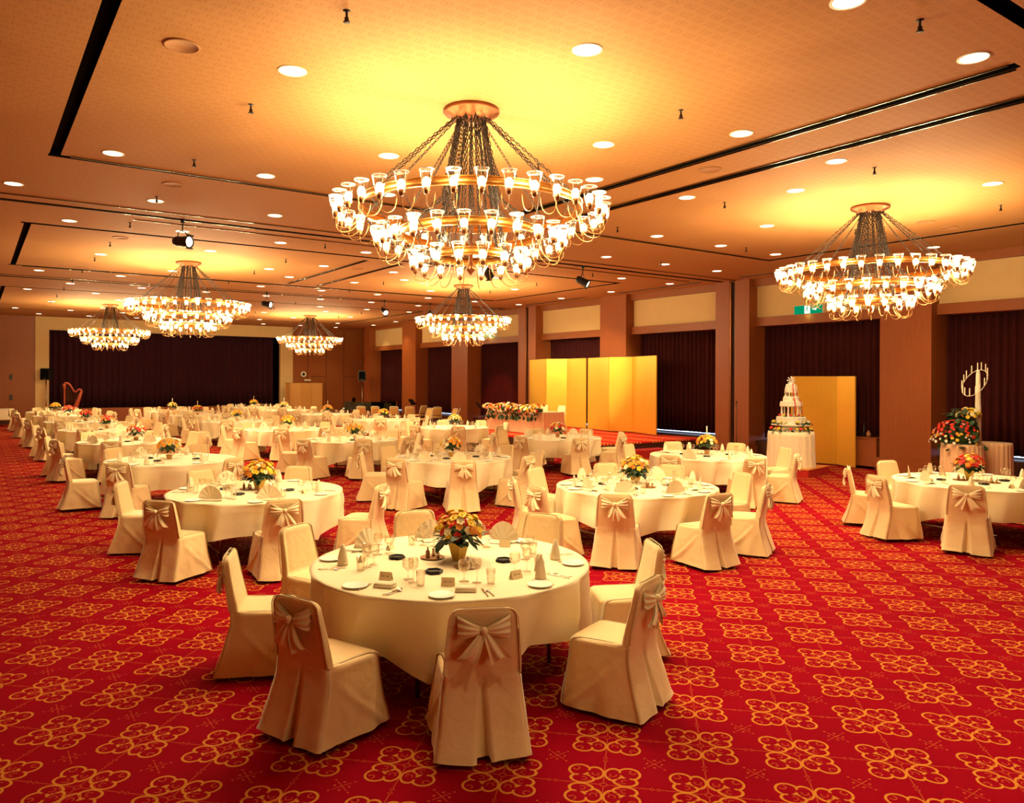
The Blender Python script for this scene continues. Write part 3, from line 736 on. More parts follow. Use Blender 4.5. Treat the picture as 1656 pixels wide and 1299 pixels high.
    if dT<11:
        for q,(ax,ay) in enumerate(((.13,-.16),(-.15,.12))):
            X,Y=tx+CA*ax+SA*ay,ty-SA*ax+CA*ay; ww=('near','far')[q]
            tag(ob('tray',TRAY,None,(X,Y,TZ+.001)),'brown condiment tray on %s side of flowers, %s'%(ww,tname),'tray','condiment trays')
            for j,(bx,by) in enumerate(((-.04,0),(.03,.035),(.03,-.035))):
                tag(ob('salt_shaker' if j else 'sauce_bottle',SHK[0 if j else 1],None,(X+bx,Y+by,TZ+.0065)),'%s on %s condiment tray, %s'%(('sauce bottle','farther shaker','closer shaker')[j],ww,tname),'shaker' if j else 'bottle','condiments')
if stuffglass.v:
    o=ob('glassware',stuffglass.mesh('glassware','glass')); tag(o,'clear glasses massed on the farther tables','glassware',None,'stuff')
# ------------------------------------------------------------------ chandeliers
def chain_mesh(pp,link=.052,w=.011,r=.0046,n=8):
  m=MB()
  for p,q in zip(pp,pp[1:]):
    P,Q=Vector(p),Vector(q); L=(Q-P).length; k=max(2,int(L/(link*.80))); d=(Q-P)/k
    zq=Vector((0,0,1)).rotation_difference(d.normalized()).to_matrix().to_4x4()
    for i in range(k):
        c=P+d*(i+.5); pts=[]
        for j in range(n):
            a=2*PI*j/n; pts.append((w*math.cos(a),0,link*.5*math.sin(a)))
        m.tube(pts,r,4,0,True,TR(*c)@zq@RZ((i%2)*PI/2))
  return m.mesh('chain','chain')
def ring_mesh(R,h=.075,z=0,lip=.05):
    m=MB(); n=72
    m.lathe([(R-.006,z-h/2),(R+.006,z-h/2),(R+.006,z+h/2),(R-.006,z+h/2),(R-.006,z-h/2)],n,cap=False)
    for q in(-1,1): m.lathe([(R-.012,z+q*h/2-.004),(R+.010,z+q*h/2-.004),(R+.010,z+q*h/2+.004),(R-.012,z+q*h/2+.004),(R-.012,z+q*h/2-.004)],n,cap=False)
    me=m.mesh('ring','brass')
    return me
# ring tiers: (radius of band, radius of lamps, z of band, lamps)
TIER=[(1.13,1.36,3.85,36),(.72,.95,3.58,24),(.36,.59,3.36,16)]
SHADE=MB().lathe([(.030,-.01),(.033,.0),(.062,.150),(.066,.165)],18).lathe([(.068,.163),(.068,.171),(.062,.171),(.062,.163),(.068,.163)],18,1,cap=False).mesh('glass_shade',['shade','rim'])
BULB=MB().lathe([(.012,.0),(.026,.02),(.036,.05),(.034,.08),(.018,.100),(0,.103)],12).mesh('bulb','bulb')
SOCK=MB().lathe([(.006,-.045),(.020,-.038),(.024,-.01),(.022,.015),(0,.016)],10).mesh('socket','socket')
def arm_mesh(g):   # from the band (at x=-g) out to the lamp at the origin
    pts=[]
    for i in range(15):
        f=i/14; a=PI*f; x=-g*.5-g*.5*math.cos(a); z=.08*(1-f)-.02*f-.05-.12*math.sin(a)**.9
        pts.append((x,0,z))
    pts.append((0,0,-.04)); m=MB().tube(pts,.0045,6)
    return m.mesh('lamp_arm','armmetal')
ARM={round(b-a,2):arm_mesh(b-a) for a,b,_,_ in TIER}
FAR=MB(); 
def farlamp(g):
    m=MB(); m.lathe([(.033,.0),(.064,.165),(.060,.165),(.029,.004)],8,0); m.lathe([(.012,.0),(.030,.05),(.012,.102)],6,1); m.lathe([(.022,-.045),(.022,.01)],6,2)
    m.tube([(-g,0,.08),(-g*.8,0,-.03),(-g*.3,0,-.11),(0,0,-.06)],.007,4,3); return m.mesh('lamp',['shade','bulb','socket','armmetal'])
FARL={round(b-a,2):farlamp(b-a) for a,b,_,_ in TIER}
def arm_template(full,g):
    if full:
        a=ob('lamp_arm',ARM[g]); ob('glass_shade',SHADE,a); ob('bulb',BULB,a); ob('socket',SOCK,a)
    else: a=ob('lamp_arm',FARL[g])
    return a
def build_chandelier(full):
    t=ob('chandelier',None)
    ob('canopy',MB().lathe([(0,ZC-.002),(.285,ZC-.002),(.29,ZC-.03),(.275,ZC-.045),(.21,ZC-.075),(.20,ZC-.10),(0,ZC-.11)],40).mesh('canopy','copper'),t)
    for ti_,(R,RL,z,n) in enumerate(TIER):
        ob('ring',ring_mesh(R,.075,z),t)
        tmpl=None
        for i in range(n):
            a=2*PI*(i+.5*(ti_%2))/n
            if tmpl is None: tmpl=arm_template(full,round(RL-R,2)); o=tmpl
            else: o=copy_tree(tmpl)
            o.parent=t; o.location=(RL*math.cos(a),RL*math.sin(a),z-.13); o.rotation_euler=(0,0,a)
    NC=((12,.17,1.13,3.88,None),(14,.14,.72,3.61,(.30,3.95)),(22,.13,.36,3.39,None))
    for n,r0,r1,z,mid in NC:
        cm=None
        for i in range(n):
            a=2*PI*(i+.3)/n
            if cm is None:
                pp=[(r0,0,ZC-.09)]+([(mid[0],0,mid[1])] if mid else [])+[(r1,0,z)]
                cm=chain_mesh(pp) if full else MB().tube(pp,.008,4).mesh('chain','chain')
            ob('chain',cm,t,(0,0,0),(0,0,a))
    sw=None
    for i in range(16):
        if sw is None:
            pts=[(1.12-.42*f,.25*f*(1-f),3.80-.25*f-.16*math.sin(PI*f)) for f in [k/10 for k in range(11)]]
            sw=MB().tube(pts,.005,4).mesh('swag','chain')
        ob('swag',sw,t,(0,0,0),(0,0,2*PI*i/16))
    sw2=MB().tube([(.71-.36*f,.15*f*(1-f),3.50-.2*f-.12*math.sin(PI*f)) for f in [k/8 for k in range(9)]],.005,4).mesh('swag','chain')
    for i in range(12): ob('swag',sw2,t,(0,0,0),(0,0,2*PI*i/12+.1))
    ob('finial',MB().lathe([(0,3.16),(.012,3.18),(.03,3.20),(.05,3.23),(.02,3.28),(.015,3.6),(0,3.6)],36).mesh('finial','copper'),t)
    return t
CH=[(4.2,-6.2,0,'added three tiered chandelier behind the camera, out of view, to light chair backs'),(4.2,6.6,1,'nearest and largest looking chandelier with three glowing tiers'),(4.24,19.2,1,'three tiered chandelier second from the camera in the left row'),  # first entry is an unseen extra, added to brighten the chair backs
 (11.9,19.1,1,'three tiered chandelier in front of the far pillars, right of centre'),(11.7,6.6,1,'three tiered chandelier at the right over the cake side'),
 (4.28,32.1,0,'small looking far chandelier at left before the stage curtain'),(12.2,32.3,0,'small looking far chandelier at the right edge of the stage curtain')]
LP=47.0
fullp=None;farp=None
for x,y,full,lab in CH:
    if full: t=build_chandelier(True) if fullp is None else copy_tree(fullp); fullp=fullp or t
    else: t=build_chandelier(False) if farp is None else copy_tree(farp); farp=farp or t
    t.location=(x,y,0); t.rotation_euler=(0,0,rnd.uniform(0,.15)); tag(t,lab,'chandelier','three tiered chandeliers')
for x,y,full,lab in CH:
    for (R,RL,z,n),m_ in zip(TIER,(10,6,4)):
        for i in range(m_):
            a=2*PI*(i+.37)/m_
            ld=bpy.data.lights.new('chandelier_light','POINT'); ld.energy=LP*n/(m_*3.6)*(.55 if y<0 else 1); ld.color=(1,.79,.42); ld.shadow_soft_size=.05  # the added chandelier behind the camera burns dimmer
            ob('chandelier_light',ld,None,(x+RL*math.cos(a),y+RL*math.sin(a),z+.02))
# ------------------------------------------------------------------ ceiling fittings
DL="""7.02 3.05;5.23 3.12;4.22 4.83;11.72 4.84;8.93 5.48;7.07 5.48;9.83 6.67;6.09 6.67;2.35 6.69;16.32 7.85;8.88 7.88;7.05 7.91;11.68 8.5;4.23 8.55;14.47 10.3;12.64 10.3;10.81 10.33;5.11 10.36;3.28 10.37;1.41 10.42;11.72 12.74;13.6 12.74;15.49 12.74;4.21 12.8;2.34 12.84;.47 12.89;14.54 15.19;3.24 15.2;16.47 15.23;5.15 15.3;1.39 15.36;7.07 15.37;11.73 17.07;4.24 17.19;16.51 17.72;8.96 17.81;7.08 17.84;13.69 18.99;9.91 19.02;2.35 19.13;6.15 19.15;16.48 20.15;7.09 20.34;9.02 20.39;11.81 20.9;4.24 21;16.6 22.77;12.79 22.8;14.72 22.83;10.92 22.85;9.01 22.88;3.3 22.88;7.11 22.9;1.4 22.95;11.86 25.32;9.97 25.4;13.82 25.4;8.08 25.44;6.16 25.49;4.27 25.53;2.35 25.58;1.4 28.02;14.83 28.03;12.93 28.03;3.31 28.08;11.01 28.08;11.99 29.97;4.27 30.02;10.06 31.95;13.96 32;2.35 32.13;16.84 33.2;4.28 33.92;12.03 33.94;5.25 35.84;3.31 35.85;11.1 35.92;1.39 35.94;15.01 35.95;17.03 36.1;6.23 38.52;2.36 38.6;14.07 38.63;4.3 38.65;12.17 38.75;16.13 38.88"""
DTRIM=MB().lathe([(.112,-.005),(.130,-.004),(.130,.003),(.104,.003),(.112,-.005)],28,cap=False).mesh('trim_ring','whitepaint')
DGLOW=MB().lathe([(0,-.006),(.07,-.0055),(.107,-.003),(.107,.0),(0,.0)],28).mesh('lamp_disc','down')
DP=44.0; dlp=None
def place_word(x,y):
    d=depth(x,y); s_=side(x,y)
    return 'at %.0f metres deep and %.0f metres %s of the camera line'%(d,abs(s_),'right' if s_>0 else 'left')
def cell_label(x,y):
    r='nearest' if y<13.7 else ('second' if y<24.5 else 'farthest')
    return r
seen={}
dls=[tuple(map(float,q.split())) for q in DL.split(';')]
for x,y in((2.35,.9),(4.22,.2),(6.1,.9),(8.0,.2)):  # added fill beams with no fixtures, brightening the chair backs
    ld=bpy.data.lights.new('downlight_and_fill_beam','SPOT'); ld.energy=DP*4; ld.color=(1,.74,.40); ld.spot_size=math.radians(92); ld.spot_blend=.9; ld.shadow_soft_size=.09
    ob('downlight_and_fill_beam',ld,None,(x,y,ZC-.03))
rows={}
for x,y in dls: rows.setdefault(round(y/.35),[]).append((x,y))
rk=sorted(rows)
OR2=['first','second','third','fourth','fifth','sixth','seventh','eighth','ninth','tenth']
def ordn(n): 
    o=['zeroth','first','second','third','fourth','fifth','sixth','seventh','eighth','ninth','tenth','eleventh','twelfth','thirteenth','fourteenth','fifteenth','sixteenth','seventeenth','eighteenth','nineteenth']
    t=['twentieth','twenty-first','twenty-second','twenty-third','twenty-fourth','twenty-fifth','twenty-sixth','twenty-seventh','twenty-eighth','twenty-ninth','thirtieth','thirty-first','thirty-second','thirty-third','thirty-fourth','thirty-fifth','thirty-sixth','thirty-seventh','thirty-eighth','thirty-ninth']
    return (o+t)[n]
for ri,k in enumerate(rk):
    L=sorted(rows[k])
    for ci2,(x,y) in enumerate(L):
        if dlp is None: t=ob('downlight',None); ob('trim_ring',DTRIM,t); ob('lamp_disc',DGLOW,t); dlp=t
        else: t=copy_tree(dlp)
        t.location=(x,y,ZC-.001)
        pos='alone in' if len(L)==1 else '%s from the left in'%OR2[ci2]
        tag(t,'round glowing downlight, %s the %s crosswise row'%(pos,ordn(ri+1)),'downlight','recessed downlights')
        ld=bpy.data.lights.new('downlight_and_fill_beam','SPOT'); ld.energy=DP*4; ld.color=(1,.79,.42); ld.spot_size=math.radians(92); ld.spot_blend=.9; ld.shadow_soft_size=.09
        ob('downlight_and_fill_beam',ld,None,(x,y,ZC-.03))
SPK=MB().lathe([(0,-.006),(.125,-.006),(.130,-.010),(.142,-.008),(.145,0),(0,0)],28).mesh('ceiling_speaker','brownwood')
SPK=MB().lathe([(0,-.006),(.125,-.006),(.130,-.012),(.142,-.010),(.146,.0),(0,0)],28).mesh('ceiling_speaker','speakerface')
for (x,y,w) in((1.42,6.71,'nearest the dark slot at upper left'),(2.34,11.6,'beyond the first slot at left'),(7.95,6.65,'between the two tracks at right'),(7.96,17.8,'between the far pair of tracks'),(8.0,21.5,'past the far pair of tracks'),(13.6,6.68,'right of the rightmost chandelier canopy'),(14.44,6.68,'closest to the right wall'),(2.39,16.6,'over the second table of the left row'),(2.32,21.7,'behind the left row chandelier')):
    tag(ob('ceiling_speaker',SPK,None,(x,y,ZC-.0005)),'flat round ceiling speaker %s'%w,'speaker','ceiling speakers')
SPR=MB().lathe([(.030,0),(.030,-.006),(.010,-.010),(.010,-.05),(.018,-.06),(.016,-.085),(.028,-.088),(.028,-.092),(0,-.093)],10).mesh('sprinkler','chain')
for i,x in enumerate((2.3,5.95,9.6,13.25)):
    for j in range(12):
        y=5.36+2.39*j
        if i==1 and j==0: tag(ob('sprinkler',SPR,None,(x,2.97,ZC+.004)),'dark sprinkler head in the upper right corner of the ceiling','sprinkler','ceiling sprinklers')
        if any(math.hypot(x-a,y-b)<.35 for a,b,_,_ in CH): continue
        tag(ob('sprinkler',SPR,None,(x,y,ZC+.004)),'small dark sprinkler head, %s from the camera in the %s line'%(ordn(j+1),('leftmost','second','third','rightmost')[i]),'sprinkler','ceiling sprinklers')
# theatre spotlights hanging on the track
def spotlight(x,y,az,el,lab):
    t=thing('stage_spotlight',lab,'spotlight',(x,y,ZC),0,'black spotlights on the ceiling track')
    ob('clamp',MB().box((0,0,-.03),(.06,.06,.06)).tube([(0,0,-.05),(0,0,-.20)],.012,6).mesh('clamp','black'),t)
    yk=ob('yoke',MB().tube([(0,-.11,-.36),(0,-.11,-.26),(0,-.06,-.20),(0,.06,-.20),(0,.11,-.26),(0,.11,-.36)],.009,6).mesh('yoke','black'),t,(0,0,0),(0,0,az))
    m=MB().lathe([(.0,-.17),(.075,-.165),(.09,-.10),(.09,.02),(.098,.05),(.10,.15),(.104,.16),(.092,.16),(.088,.06),(0,.05)],18,mat=Matrix.Rotation(PI/2,4,'Y'))
    m.box((.16,0,.11),(.01,.16,.03)); m.box((.16,0,-.11),(.01,.16,.03))
    h=ob('lamp_body',m.mesh('body','black'),t,(0,0,-.38),(0,el,az))
    ob('lens',MB().lathe([(0,.145),(.085,.14),(.088,.13),(0,.13)],18,mat=Matrix.Rotation(PI/2,4,'Y')).mesh('lens','spotlens'),h)
MT['spotlens']=emis('spot_lens',(1,.85,.55),7,False)
spotlight(3.01,14.1,-.95,.10,'black spotlight with a bright lens hanging above the left table row')
spotlight(7.77,24.4,-.9,.2,'small black spotlight left of the nearest chandelier')
spotlight(12.2,14.1,-.95,.5,'black spotlight angled down at the gold screens')
spotlight(11.95,24.45,-1.6,.5,'far black spotlight facing the camera side')
spotlight(13.8,24.45,-2.1,.5,'far black spotlight above the right far chandelier')
spotlight(9.4,14.1,.4,.5,'black spotlight partly hidden behind the nearest chandelier')
def area_spot(x,y,z,tx,ty,tz,e,size,col=(1,.75,.42)):
    ld=bpy.data.lights.new('spot_beam','SPOT'); ld.energy=e; ld.color=col; ld.spot_size=math.radians(size); ld.spot_blend=.6; ld.shadow_soft_size=.08
    o=ob('spot_beam',ld,None,(x,y,z)); o.rotation_euler=(Vector((tx,ty,tz))-Vector((x,y,z))).to_track_quat('-Z','Y').to_euler()
area_spot(12.42,14.0,4.40,17.0,19.8,2.0,2600,34)
area_spot(14.0,24.3,4.35,17.3,21.2,2.0,500,40)
area_spot(12.1,24.2,4.35,17.9,26,1.0,1400,25,(1,.12,.06))
# ------------------------------------------------------------------ platform, head table, gold screens
pf=thing('stage_platform','low platform with striped red carpet under the gold screens','platform',(15.2,18.85,0))
ob('platform_top',boxm('p',(0,0,.40),(4.3,8.3,.04),'stage_carpet'),pf)
ob('platform_skirt',boxm('p',(0,0,.19),(4.24,8.24,.38),'darkwood'),pf)
tag(ob('step',boxm('s',(0,0,.125),(1.6,.42,.25),'redcloth'),None,(14.6,14.45,0)),'low red covered step at the foot of the platform','step')
def rect_table(name,label,x0,x1,y0,y1,z0,h,mat,top,pitch=.11):
    t=thing(name,label,'table',((x0+x1)/2,(y0+y1)/2,z0)); w,d=x1-x0,y1-y0
    ob('table_top',MB().box((0,0,h-.012),(w+.01,d+.01,.024)).mesh('top',top,smooth=False),t)
    per=[(-w/2,-d/2),(w/2,-d/2),(w/2,d/2),(-w/2,d/2),(-w/2,-d/2)]; pts=[]
    for (ax,ay),(bx,by) in zip(per,per[1:]):
        L=math.hypot(bx-ax,by-ay); n=max(2,int(L/pitch*6))
        for i in range(n):
            f=i/n; s_=f*L; o=.012*math.sin(2*PI*s_/pitch); nx,ny=(by-ay)/L,-(bx-ax)/L
            pts.append((ax+(bx-ax)*f+nx*(o+.014),ay+(by-ay)*f+ny*(o+.014)))
    n=len(pts); vs=[(x,y,z) for z,k in((h-.02,.7),(h-.2,1),(.01,1)) for x,y in [(p[0]*(1),p[1]*(1)) for p in pts]]
    fs=[(k*n+i,k*n+(i+1)%n,(k+1)*n+(i+1)%n,(k+1)*n+i) for k in range(2) for i in range(n)]
    ob('skirt',MB().add(vs,fs).mesh('skirt',mat),t); return t
rect_table('head_table','long head table with pleated peach skirt and a flower garland',14.12,14.92,18.1,21.1,.42,.68,'skirt','cloth')
for (x,y,w) in((15.2,18.85,'right'),(15.2,19.75,'left')):
    t=chair(x,y,PI/2-.1,'white covered chair behind the head table, %s of the pair'%w,'chairs at the head table',1,False); t.location.z=.42
gr=thing('flower_garland','long garland of orange and cream flowers along the head table front','flowers',(14.08,19.50,1.10))
r=random.Random(5); fo=MB()
for i in range(150):
    y=r.uniform(-1.4,1.6); k=leaves(1,.05,-.02,.06,i,.09,.5); fo.add(k.v,k.f,0,TR(r.uniform(-.2,.1),y,r.uniform(-.12,.02)))
for i in range(14):
    y=-1.3+i*.21; 
    for q in range(3): k=leaves(1,.02,-.02,.0,i*7+q,.12,1.3); fo.add(k.v,k.f,0,TR(-.14,y+q*.05,-.14)@RZ(PI))
fo.box((-.02,.1,.06),(.18,2.9,.10))
ob('foliage',fo.mesh('foliage','leaf'),gr)['kind']='stuff'
for i in range(190):
    y=-1.38+2.98*((i+.5)/190)+r.uniform(-.03,.03); a=r.uniform(-.5,PI*.75); R_=.17+.04*math.sin(y*4)
    c=r.choice(['orange','orange','cream','yellow','cream','red','white','orange','pink']); x=-R_*math.cos(a)*1.0; z=.05+R_*math.sin(a)*.85
    k=r.uniform(1.3,1.9); ob('blossom' if i%2 else 'rose',BL[c][i%2] if i%2 else RO[c],gr,(x,y,z),(0,a-PI/2,0),(k,k,k))
tag(ob('pillar_candle',MB().lathe([(.035,0),(.035,.16),(.0,.165)],12).mesh('c','wax'),None,(14.5,18.9,1.10)),'thick white candle standing behind the head table flowers','candle')
# folding gold screens (zigzag panels)
def folding(name,label,pts,z0,h,group,mat='gold',th=.03):
    t=thing(name,label,'screen',(pts[0][0],pts[0][1],z0),0,group); bx,by=pts[0]
    for (ax,ay),(cx,cy) in zip(pts,pts[1:]):
        L=math.hypot(cx-ax,cy-ay); an=math.atan2(cy-ay,cx-ax); mx,my=(ax+cx)/2-bx,(ay+cy)/2-by
        p=ob('panel',boxm('panel',(0,0,h/2),(L-.010,th,h-.02),mat),t,(mx,my,.012),(0,0,an))
        fr=MB(); fr.box((0,0,h-.006),(L-.005,th+.006,.012)); fr.box((0,0,.006),(L-.005,th+.006,.012))
        ob('frame',fr.mesh('frame','darkwood',smooth=False),p)
    return t
folding('folding_screen','gold leaf folding screen with three panels, right one on the platform',[(16.8,16.04),(17.2,17.46),(16.85,18.16),(17.2,19.58)],.42,2.40,'gold screens on the platform')
folding('folding_screen','gold leaf folding screen with three panels behind the head table',[(17.15,19.62),(17.2,20.69),(16.8,21.34),(17.2,22.87)],.42,2.40,'gold screens on the platform')
folding('folding_screen','orange gold folding screen standing behind the wedding cake',[(17.3,10.1),(17.62,10.76),(17.3,11.85)],0,2.2,None)
folding('partition_screen','light wood folding partition in front of the brown wall beside the stage',[(13.45,39.1),(13.85,39.6),(14.45,39.55),(15.05,39.6),(15.65,39.55)],0,1.85,None,'panelwood')
# ------------------------------------------------------------------ wedding cake
tag(ob('cake_riser',MB().box((0,0,.0875),(1.35,1.35,.175)).mesh('r','goldriser',smooth=False),None,(15.32,10.42,0),(0,0,.25)),'low boxed riser with an orange top under the cake table','riser') if False else None
MT['riser']=simple('riser_orange',(.75,.30,.06),.7)
ri=thing('cake_riser','low box riser with orange top under the cake table','riser',(15.22,10.36,0),.2)
ob('riser_top',boxm('r',(0,0,.168),(1.17,1.17,.014),'riser'),ri); ob('riser_side',boxm('r',(0,0,.08),(1.15,1.15,.16),'redcloth'),ri)
CX,CY_=15.08,10.32
ct=thing('cake_table','round cake table under a quilted white cloth','table',(CX,CY_,.175))
m=MB(); n=120; hh=.78
vs=[];fs=[]
for k in range(9):
    f=k/8; z=hh-hh*f+.005
    for i in range(n): a=2*PI*i/n; rr_=.485+.03*f+.008*math.sin(a*19)*(f>.1)+.005*math.sin(a*37+f*40)*(f>.05); vs.append((rr_*math.cos(a),rr_*math.sin(a),z))
vs.append((0,0,hh+.005))
for k in range(8):
    for i in range(n): j=(i+1)%n; fs.append((k*n+i,(k+1)*n+i,(k+1)*n+j,k*n+j))
for i in range(n): fs.append((9*n,i,(i+1)%n))
m.add(vs,fs); ob('tablecloth',m.mesh('c','cloth'),ct)
ck=thing('wedding_cake','tall tiered white wedding cake with columns, red ribbons and garlands','cake',(CX,CY_,.965))
ob('base_plate',MB().lathe([(0,0),(.40,0),(.40,.02),(.2,.02),(.2,.13),(.42,.13),(.42,.15),(0,.15)],32).mesh('b','whitepaint'),ck)
def tier(z,r0,r1,h,name='cake_tier'):
    m=MB(); m.lathe([(0,z),(r0,z),(r0*1.02,z+.015),(r0,z+.03),(r1,z+h-.03),(r1*1.03,z+h-.015),(r1,z+h),(0,z+h)],36)
    for i in range(18):
        a=2*PI*i/18; rm=r0; m.tube([(rm*math.cos(a)*1.01,rm*math.sin(a)*1.01,z+.03),(r1*1.01*math.cos(a),r1*1.01*math.sin(a),z+h-.03)],.008,5)
    ob(name,m.mesh('t','icing'),ck)
tier(.15,.305,.305,.17); tier(.55,.235,.225,.11); tier(.66,.17,.16,.11); tier(.86,.135,.105,.19)
for (z,h,R_,n_,w_) in((.32,.23,.20,6,.020),(.77,.09,.125,6,.014)):
    cm=MB().lathe([(w_*1.6,0),(w_*1.6,.012),(w_,.02),(w_*.9,h-.02),(w_*1.6,h-.01),(w_*1.6,h)],12).mesh('column','icing')
    for i in range(n_): a=2*PI*(i+.3)/n_; ob('column',cm,ck,(R_*math.cos(a),R_*math.sin(a),z))
for a in (-2.2,-1.4,-.4,.9):   # ribbons from the top
    pts=[(.10,1.06),(.14,.86),(.15,.75),(.235,.66),(.24,.55),(.27,.34)]
    m=MB(); vs=[];fs=[]
    for r_,z in pts:
        for s_ in(-.011,.011): vs.append((r_*math.cos(a)-s_*math.sin(a),r_*math.sin(a)+s_*math.cos(a),z))
    fs=[(2*i,2*i+1,2*i+3,2*i+2) for i in range(len(pts)-1)]
    o=ob('ribbon',m.add(vs,fs).mesh('rb','ribbon'),ck); solid(o,.003)
m=MB()
for i in range(8): a=2*PI*i/8; m.tube([(.02*math.cos(a),0,1.13+.02*math.sin(a)),(.07*math.cos(a),.01*math.sin(3*a),1.13+.07*math.sin(a))],[.014,.010],6,0); m.sphere((.08*math.cos(a),0,1.13+.08*math.sin(a)),.017,7,5)
for i in range(12): a=2*PI*i/12; m.sphere((.035*math.cos(a),.03*math.sin(a),1.06),.018,6,4)
ob('topper',m.mesh('t','white'),ck,(0,0,0),(0,0,-TRA))
for (z,R_,n_,cols,lf) in((.02,.44,22,['yellow','cream','red','orange'],46),(.17,.38,14,['cream','yellow','white'],46),(.32,.24,14,['red','yellow','cream'],12)):
    fo=MB(); r=random.Random(int(z*100))
    for i in range(lf):
        a=r.uniform(0,2*PI); k=leaves(1,.0,0,.01,i,.08,.2); fo.add(k.v,k.f,0,TR(R_*math.cos(a),R_*math.sin(a),z+.02)@RZ(a))
    ob('greenery',fo.mesh('g','leaf'),ck)['kind']='stuff'
    for i in range(n_):
        a=2*PI*(i+r.uniform(-.3,.3))/n_; c=r.choice(cols); k=r.uniform(1.0,1.5); ob('blossom',RO[c] if i%2 else BL[c][0],ck,(R_*math.cos(a)*.97,R_*math.sin(a)*.97,z+.035),(0,.6,a),(k,k,k))
# ------------------------------------------------------------------ candle tower on two skirted tables
def round_skirt(x,y,R_,h,label,seed):
    t=thing('skirted_table',label,'table',(x,y,0)); n=150; vs=[];fs=[]
    for f in(0,.08,.5,1):
        for i in range(n): a=2*PI*i/n; rr_=R_+.02*f+.010*math.sin(a*25)*min(1,f*12); vs.append((rr_*math.cos(a),rr_*math.sin(a),h-(h-.01)*f))
    for k in range(3):
        for i in range(n): j=(i+1)%n; fs.append((k*n+i,(k+1)*n+i,(k+1)*n+j,k*n+j))
    vs.append((0,0,h)); fs+=[(4*n,i,(i+1)%n) for i in range(n)]
    ob('skirt',MB().add(vs,fs).mesh('s','skirt'),t)
round_skirt(15.80,7.05,.36,.88,'round peach skirted table below the tall candle tower',1)
round_skirt(16.62,6.88,.36,.88,'round peach skirted table beside the candle tower, next to the curtain',2)
tw=thing('candle_tower','white candle tower with a tilted ring of tapers and tumbling flowers','candle stand',(15.83,7.03,.881))
ob('post',MB().lathe([(.06,0),(.055,.6),(.045,1.0),(.038,1.36),(.026,1.40),(.034,1.43),(0,1.44)],16).mesh('p','whitepaint'),tw,(.27*CA,-.27*SA,0))
rp=[]; 
for i in range(40):
    a=2*PI*i/40; X=.19*math.cos(a); Y=.26*math.sin(a); X2=X+.20; rp.append((X2*CA+Y*SA,-X2*SA+Y*CA,1.18+X*1.25+Y*.35))
ob('candle_ring',MB().tube(rp,.006,6,0,True).mesh('r','whitepaint'),tw)
for i in range(15):
    p=rp[(i*40//15+2)%40]; ob('taper_candle',MB().lathe([(.010,0),(.018,.010),(.010,.02),(.0095,.15),(0,.155)],8).mesh('t','wax'),tw,p)
r=random.Random(9); fo=MB()
for i in range(230):
    z=r.uniform(-.08,.70); R_=.42-.36*max(0,z); a=r.uniform(0,2*PI); q=r.random()**.5; k=leaves(1,0,0,.0,i,.12,.3); fo.add(k.v,k.f,0,TR(R_*q*math.cos(a)-.05*CA,R_*q*math.sin(a)+.05*SA,z)@RZ(a))
fo.sphere((0,0,.22),.26,12,8,0,1.2)
ob('foliage',fo.mesh('g','leaf'),tw)['kind']='stuff'
def put(n,zc,R_,hz,cols,sz,ox=0):
    for i,(x,y,z,a,ph) in enumerate(dome_pts(n,R_,hz,n,zc)):
        c=r.choice(cols); k=r.uniform(.85,1.2)*sz; ob('rose' if i%2 else 'blossom',RO[c] if i%2 else BL[c][0],tw,(x+ox*CA,y-ox*SA,z),(0,ph,a),(k,k,k))
put(48,.52,.20,.16,['orange','yellow','cream','yellow'],1.45,.08)
put(85,.14,.38,.32,['red','red','red','pink','orange'],1.1,-.16); put(50,.02,.42,.20,['yellow','cream','white'],.95,-.2)
# ------------------------------------------------------------------ things along the walls
def cabinet():
    t=thing('side_cabinet','small reddish wooden cabinet between the cake screen and the pillar','cabinet',(17.62,9.92,0),0)
    ob('body',boxm('b',(0,0,.40),(.36,.50,.66),'wood'),t); ob('cabinet_top',boxm('b',(0,0,.74),(.42,.56,.025),'wood'),t)
    for x in(-.14,.14):
        for y in(-.2,.2): ob('leg',boxm('l',(x,y,.035),(.03,.03,.07),'black'),t)
cabinet()
tag(ob('vase',MB().lathe([(.03,0),(.06,.04),(.05,.09),(.02,.13),(.03,.15),(0,.15)],12).mesh('v','traybrown'),None,(17.6,9.95,.7535)),'small round brown vase on the side cabinet','vase')
tag(ob('bottle',MB().lathe([(.03,0),(.032,.16),(.012,.22),(.012,.34),(0,.345)],12).mesh('v','black'),None,(17.63,10.08,.7535)),'dark tall bottle on the side cabinet','bottle')
def micstand(x,y,label,h=1.5):
    t=thing('microphone_stand',label,'microphone stand',(x,y,0)); ob('base',MB().lathe([(.13,0),(.13,.015),(.02,.03),(0,.03)],16).mesh('b','black'),t)
    ob('pole',MB().tube([(0,0,.03),(0,0,h)],.009,6).mesh('p','black'),t); ob('microphone',MB().lathe([(.010,0),(.012,.09),(.022,.11),(.020,.14),(0,.15)],10).mesh('m','black'),t,(0,0,h))
micstand(16.1,12.6,'thin black microphone stand in front of the brown pillar',1.42)
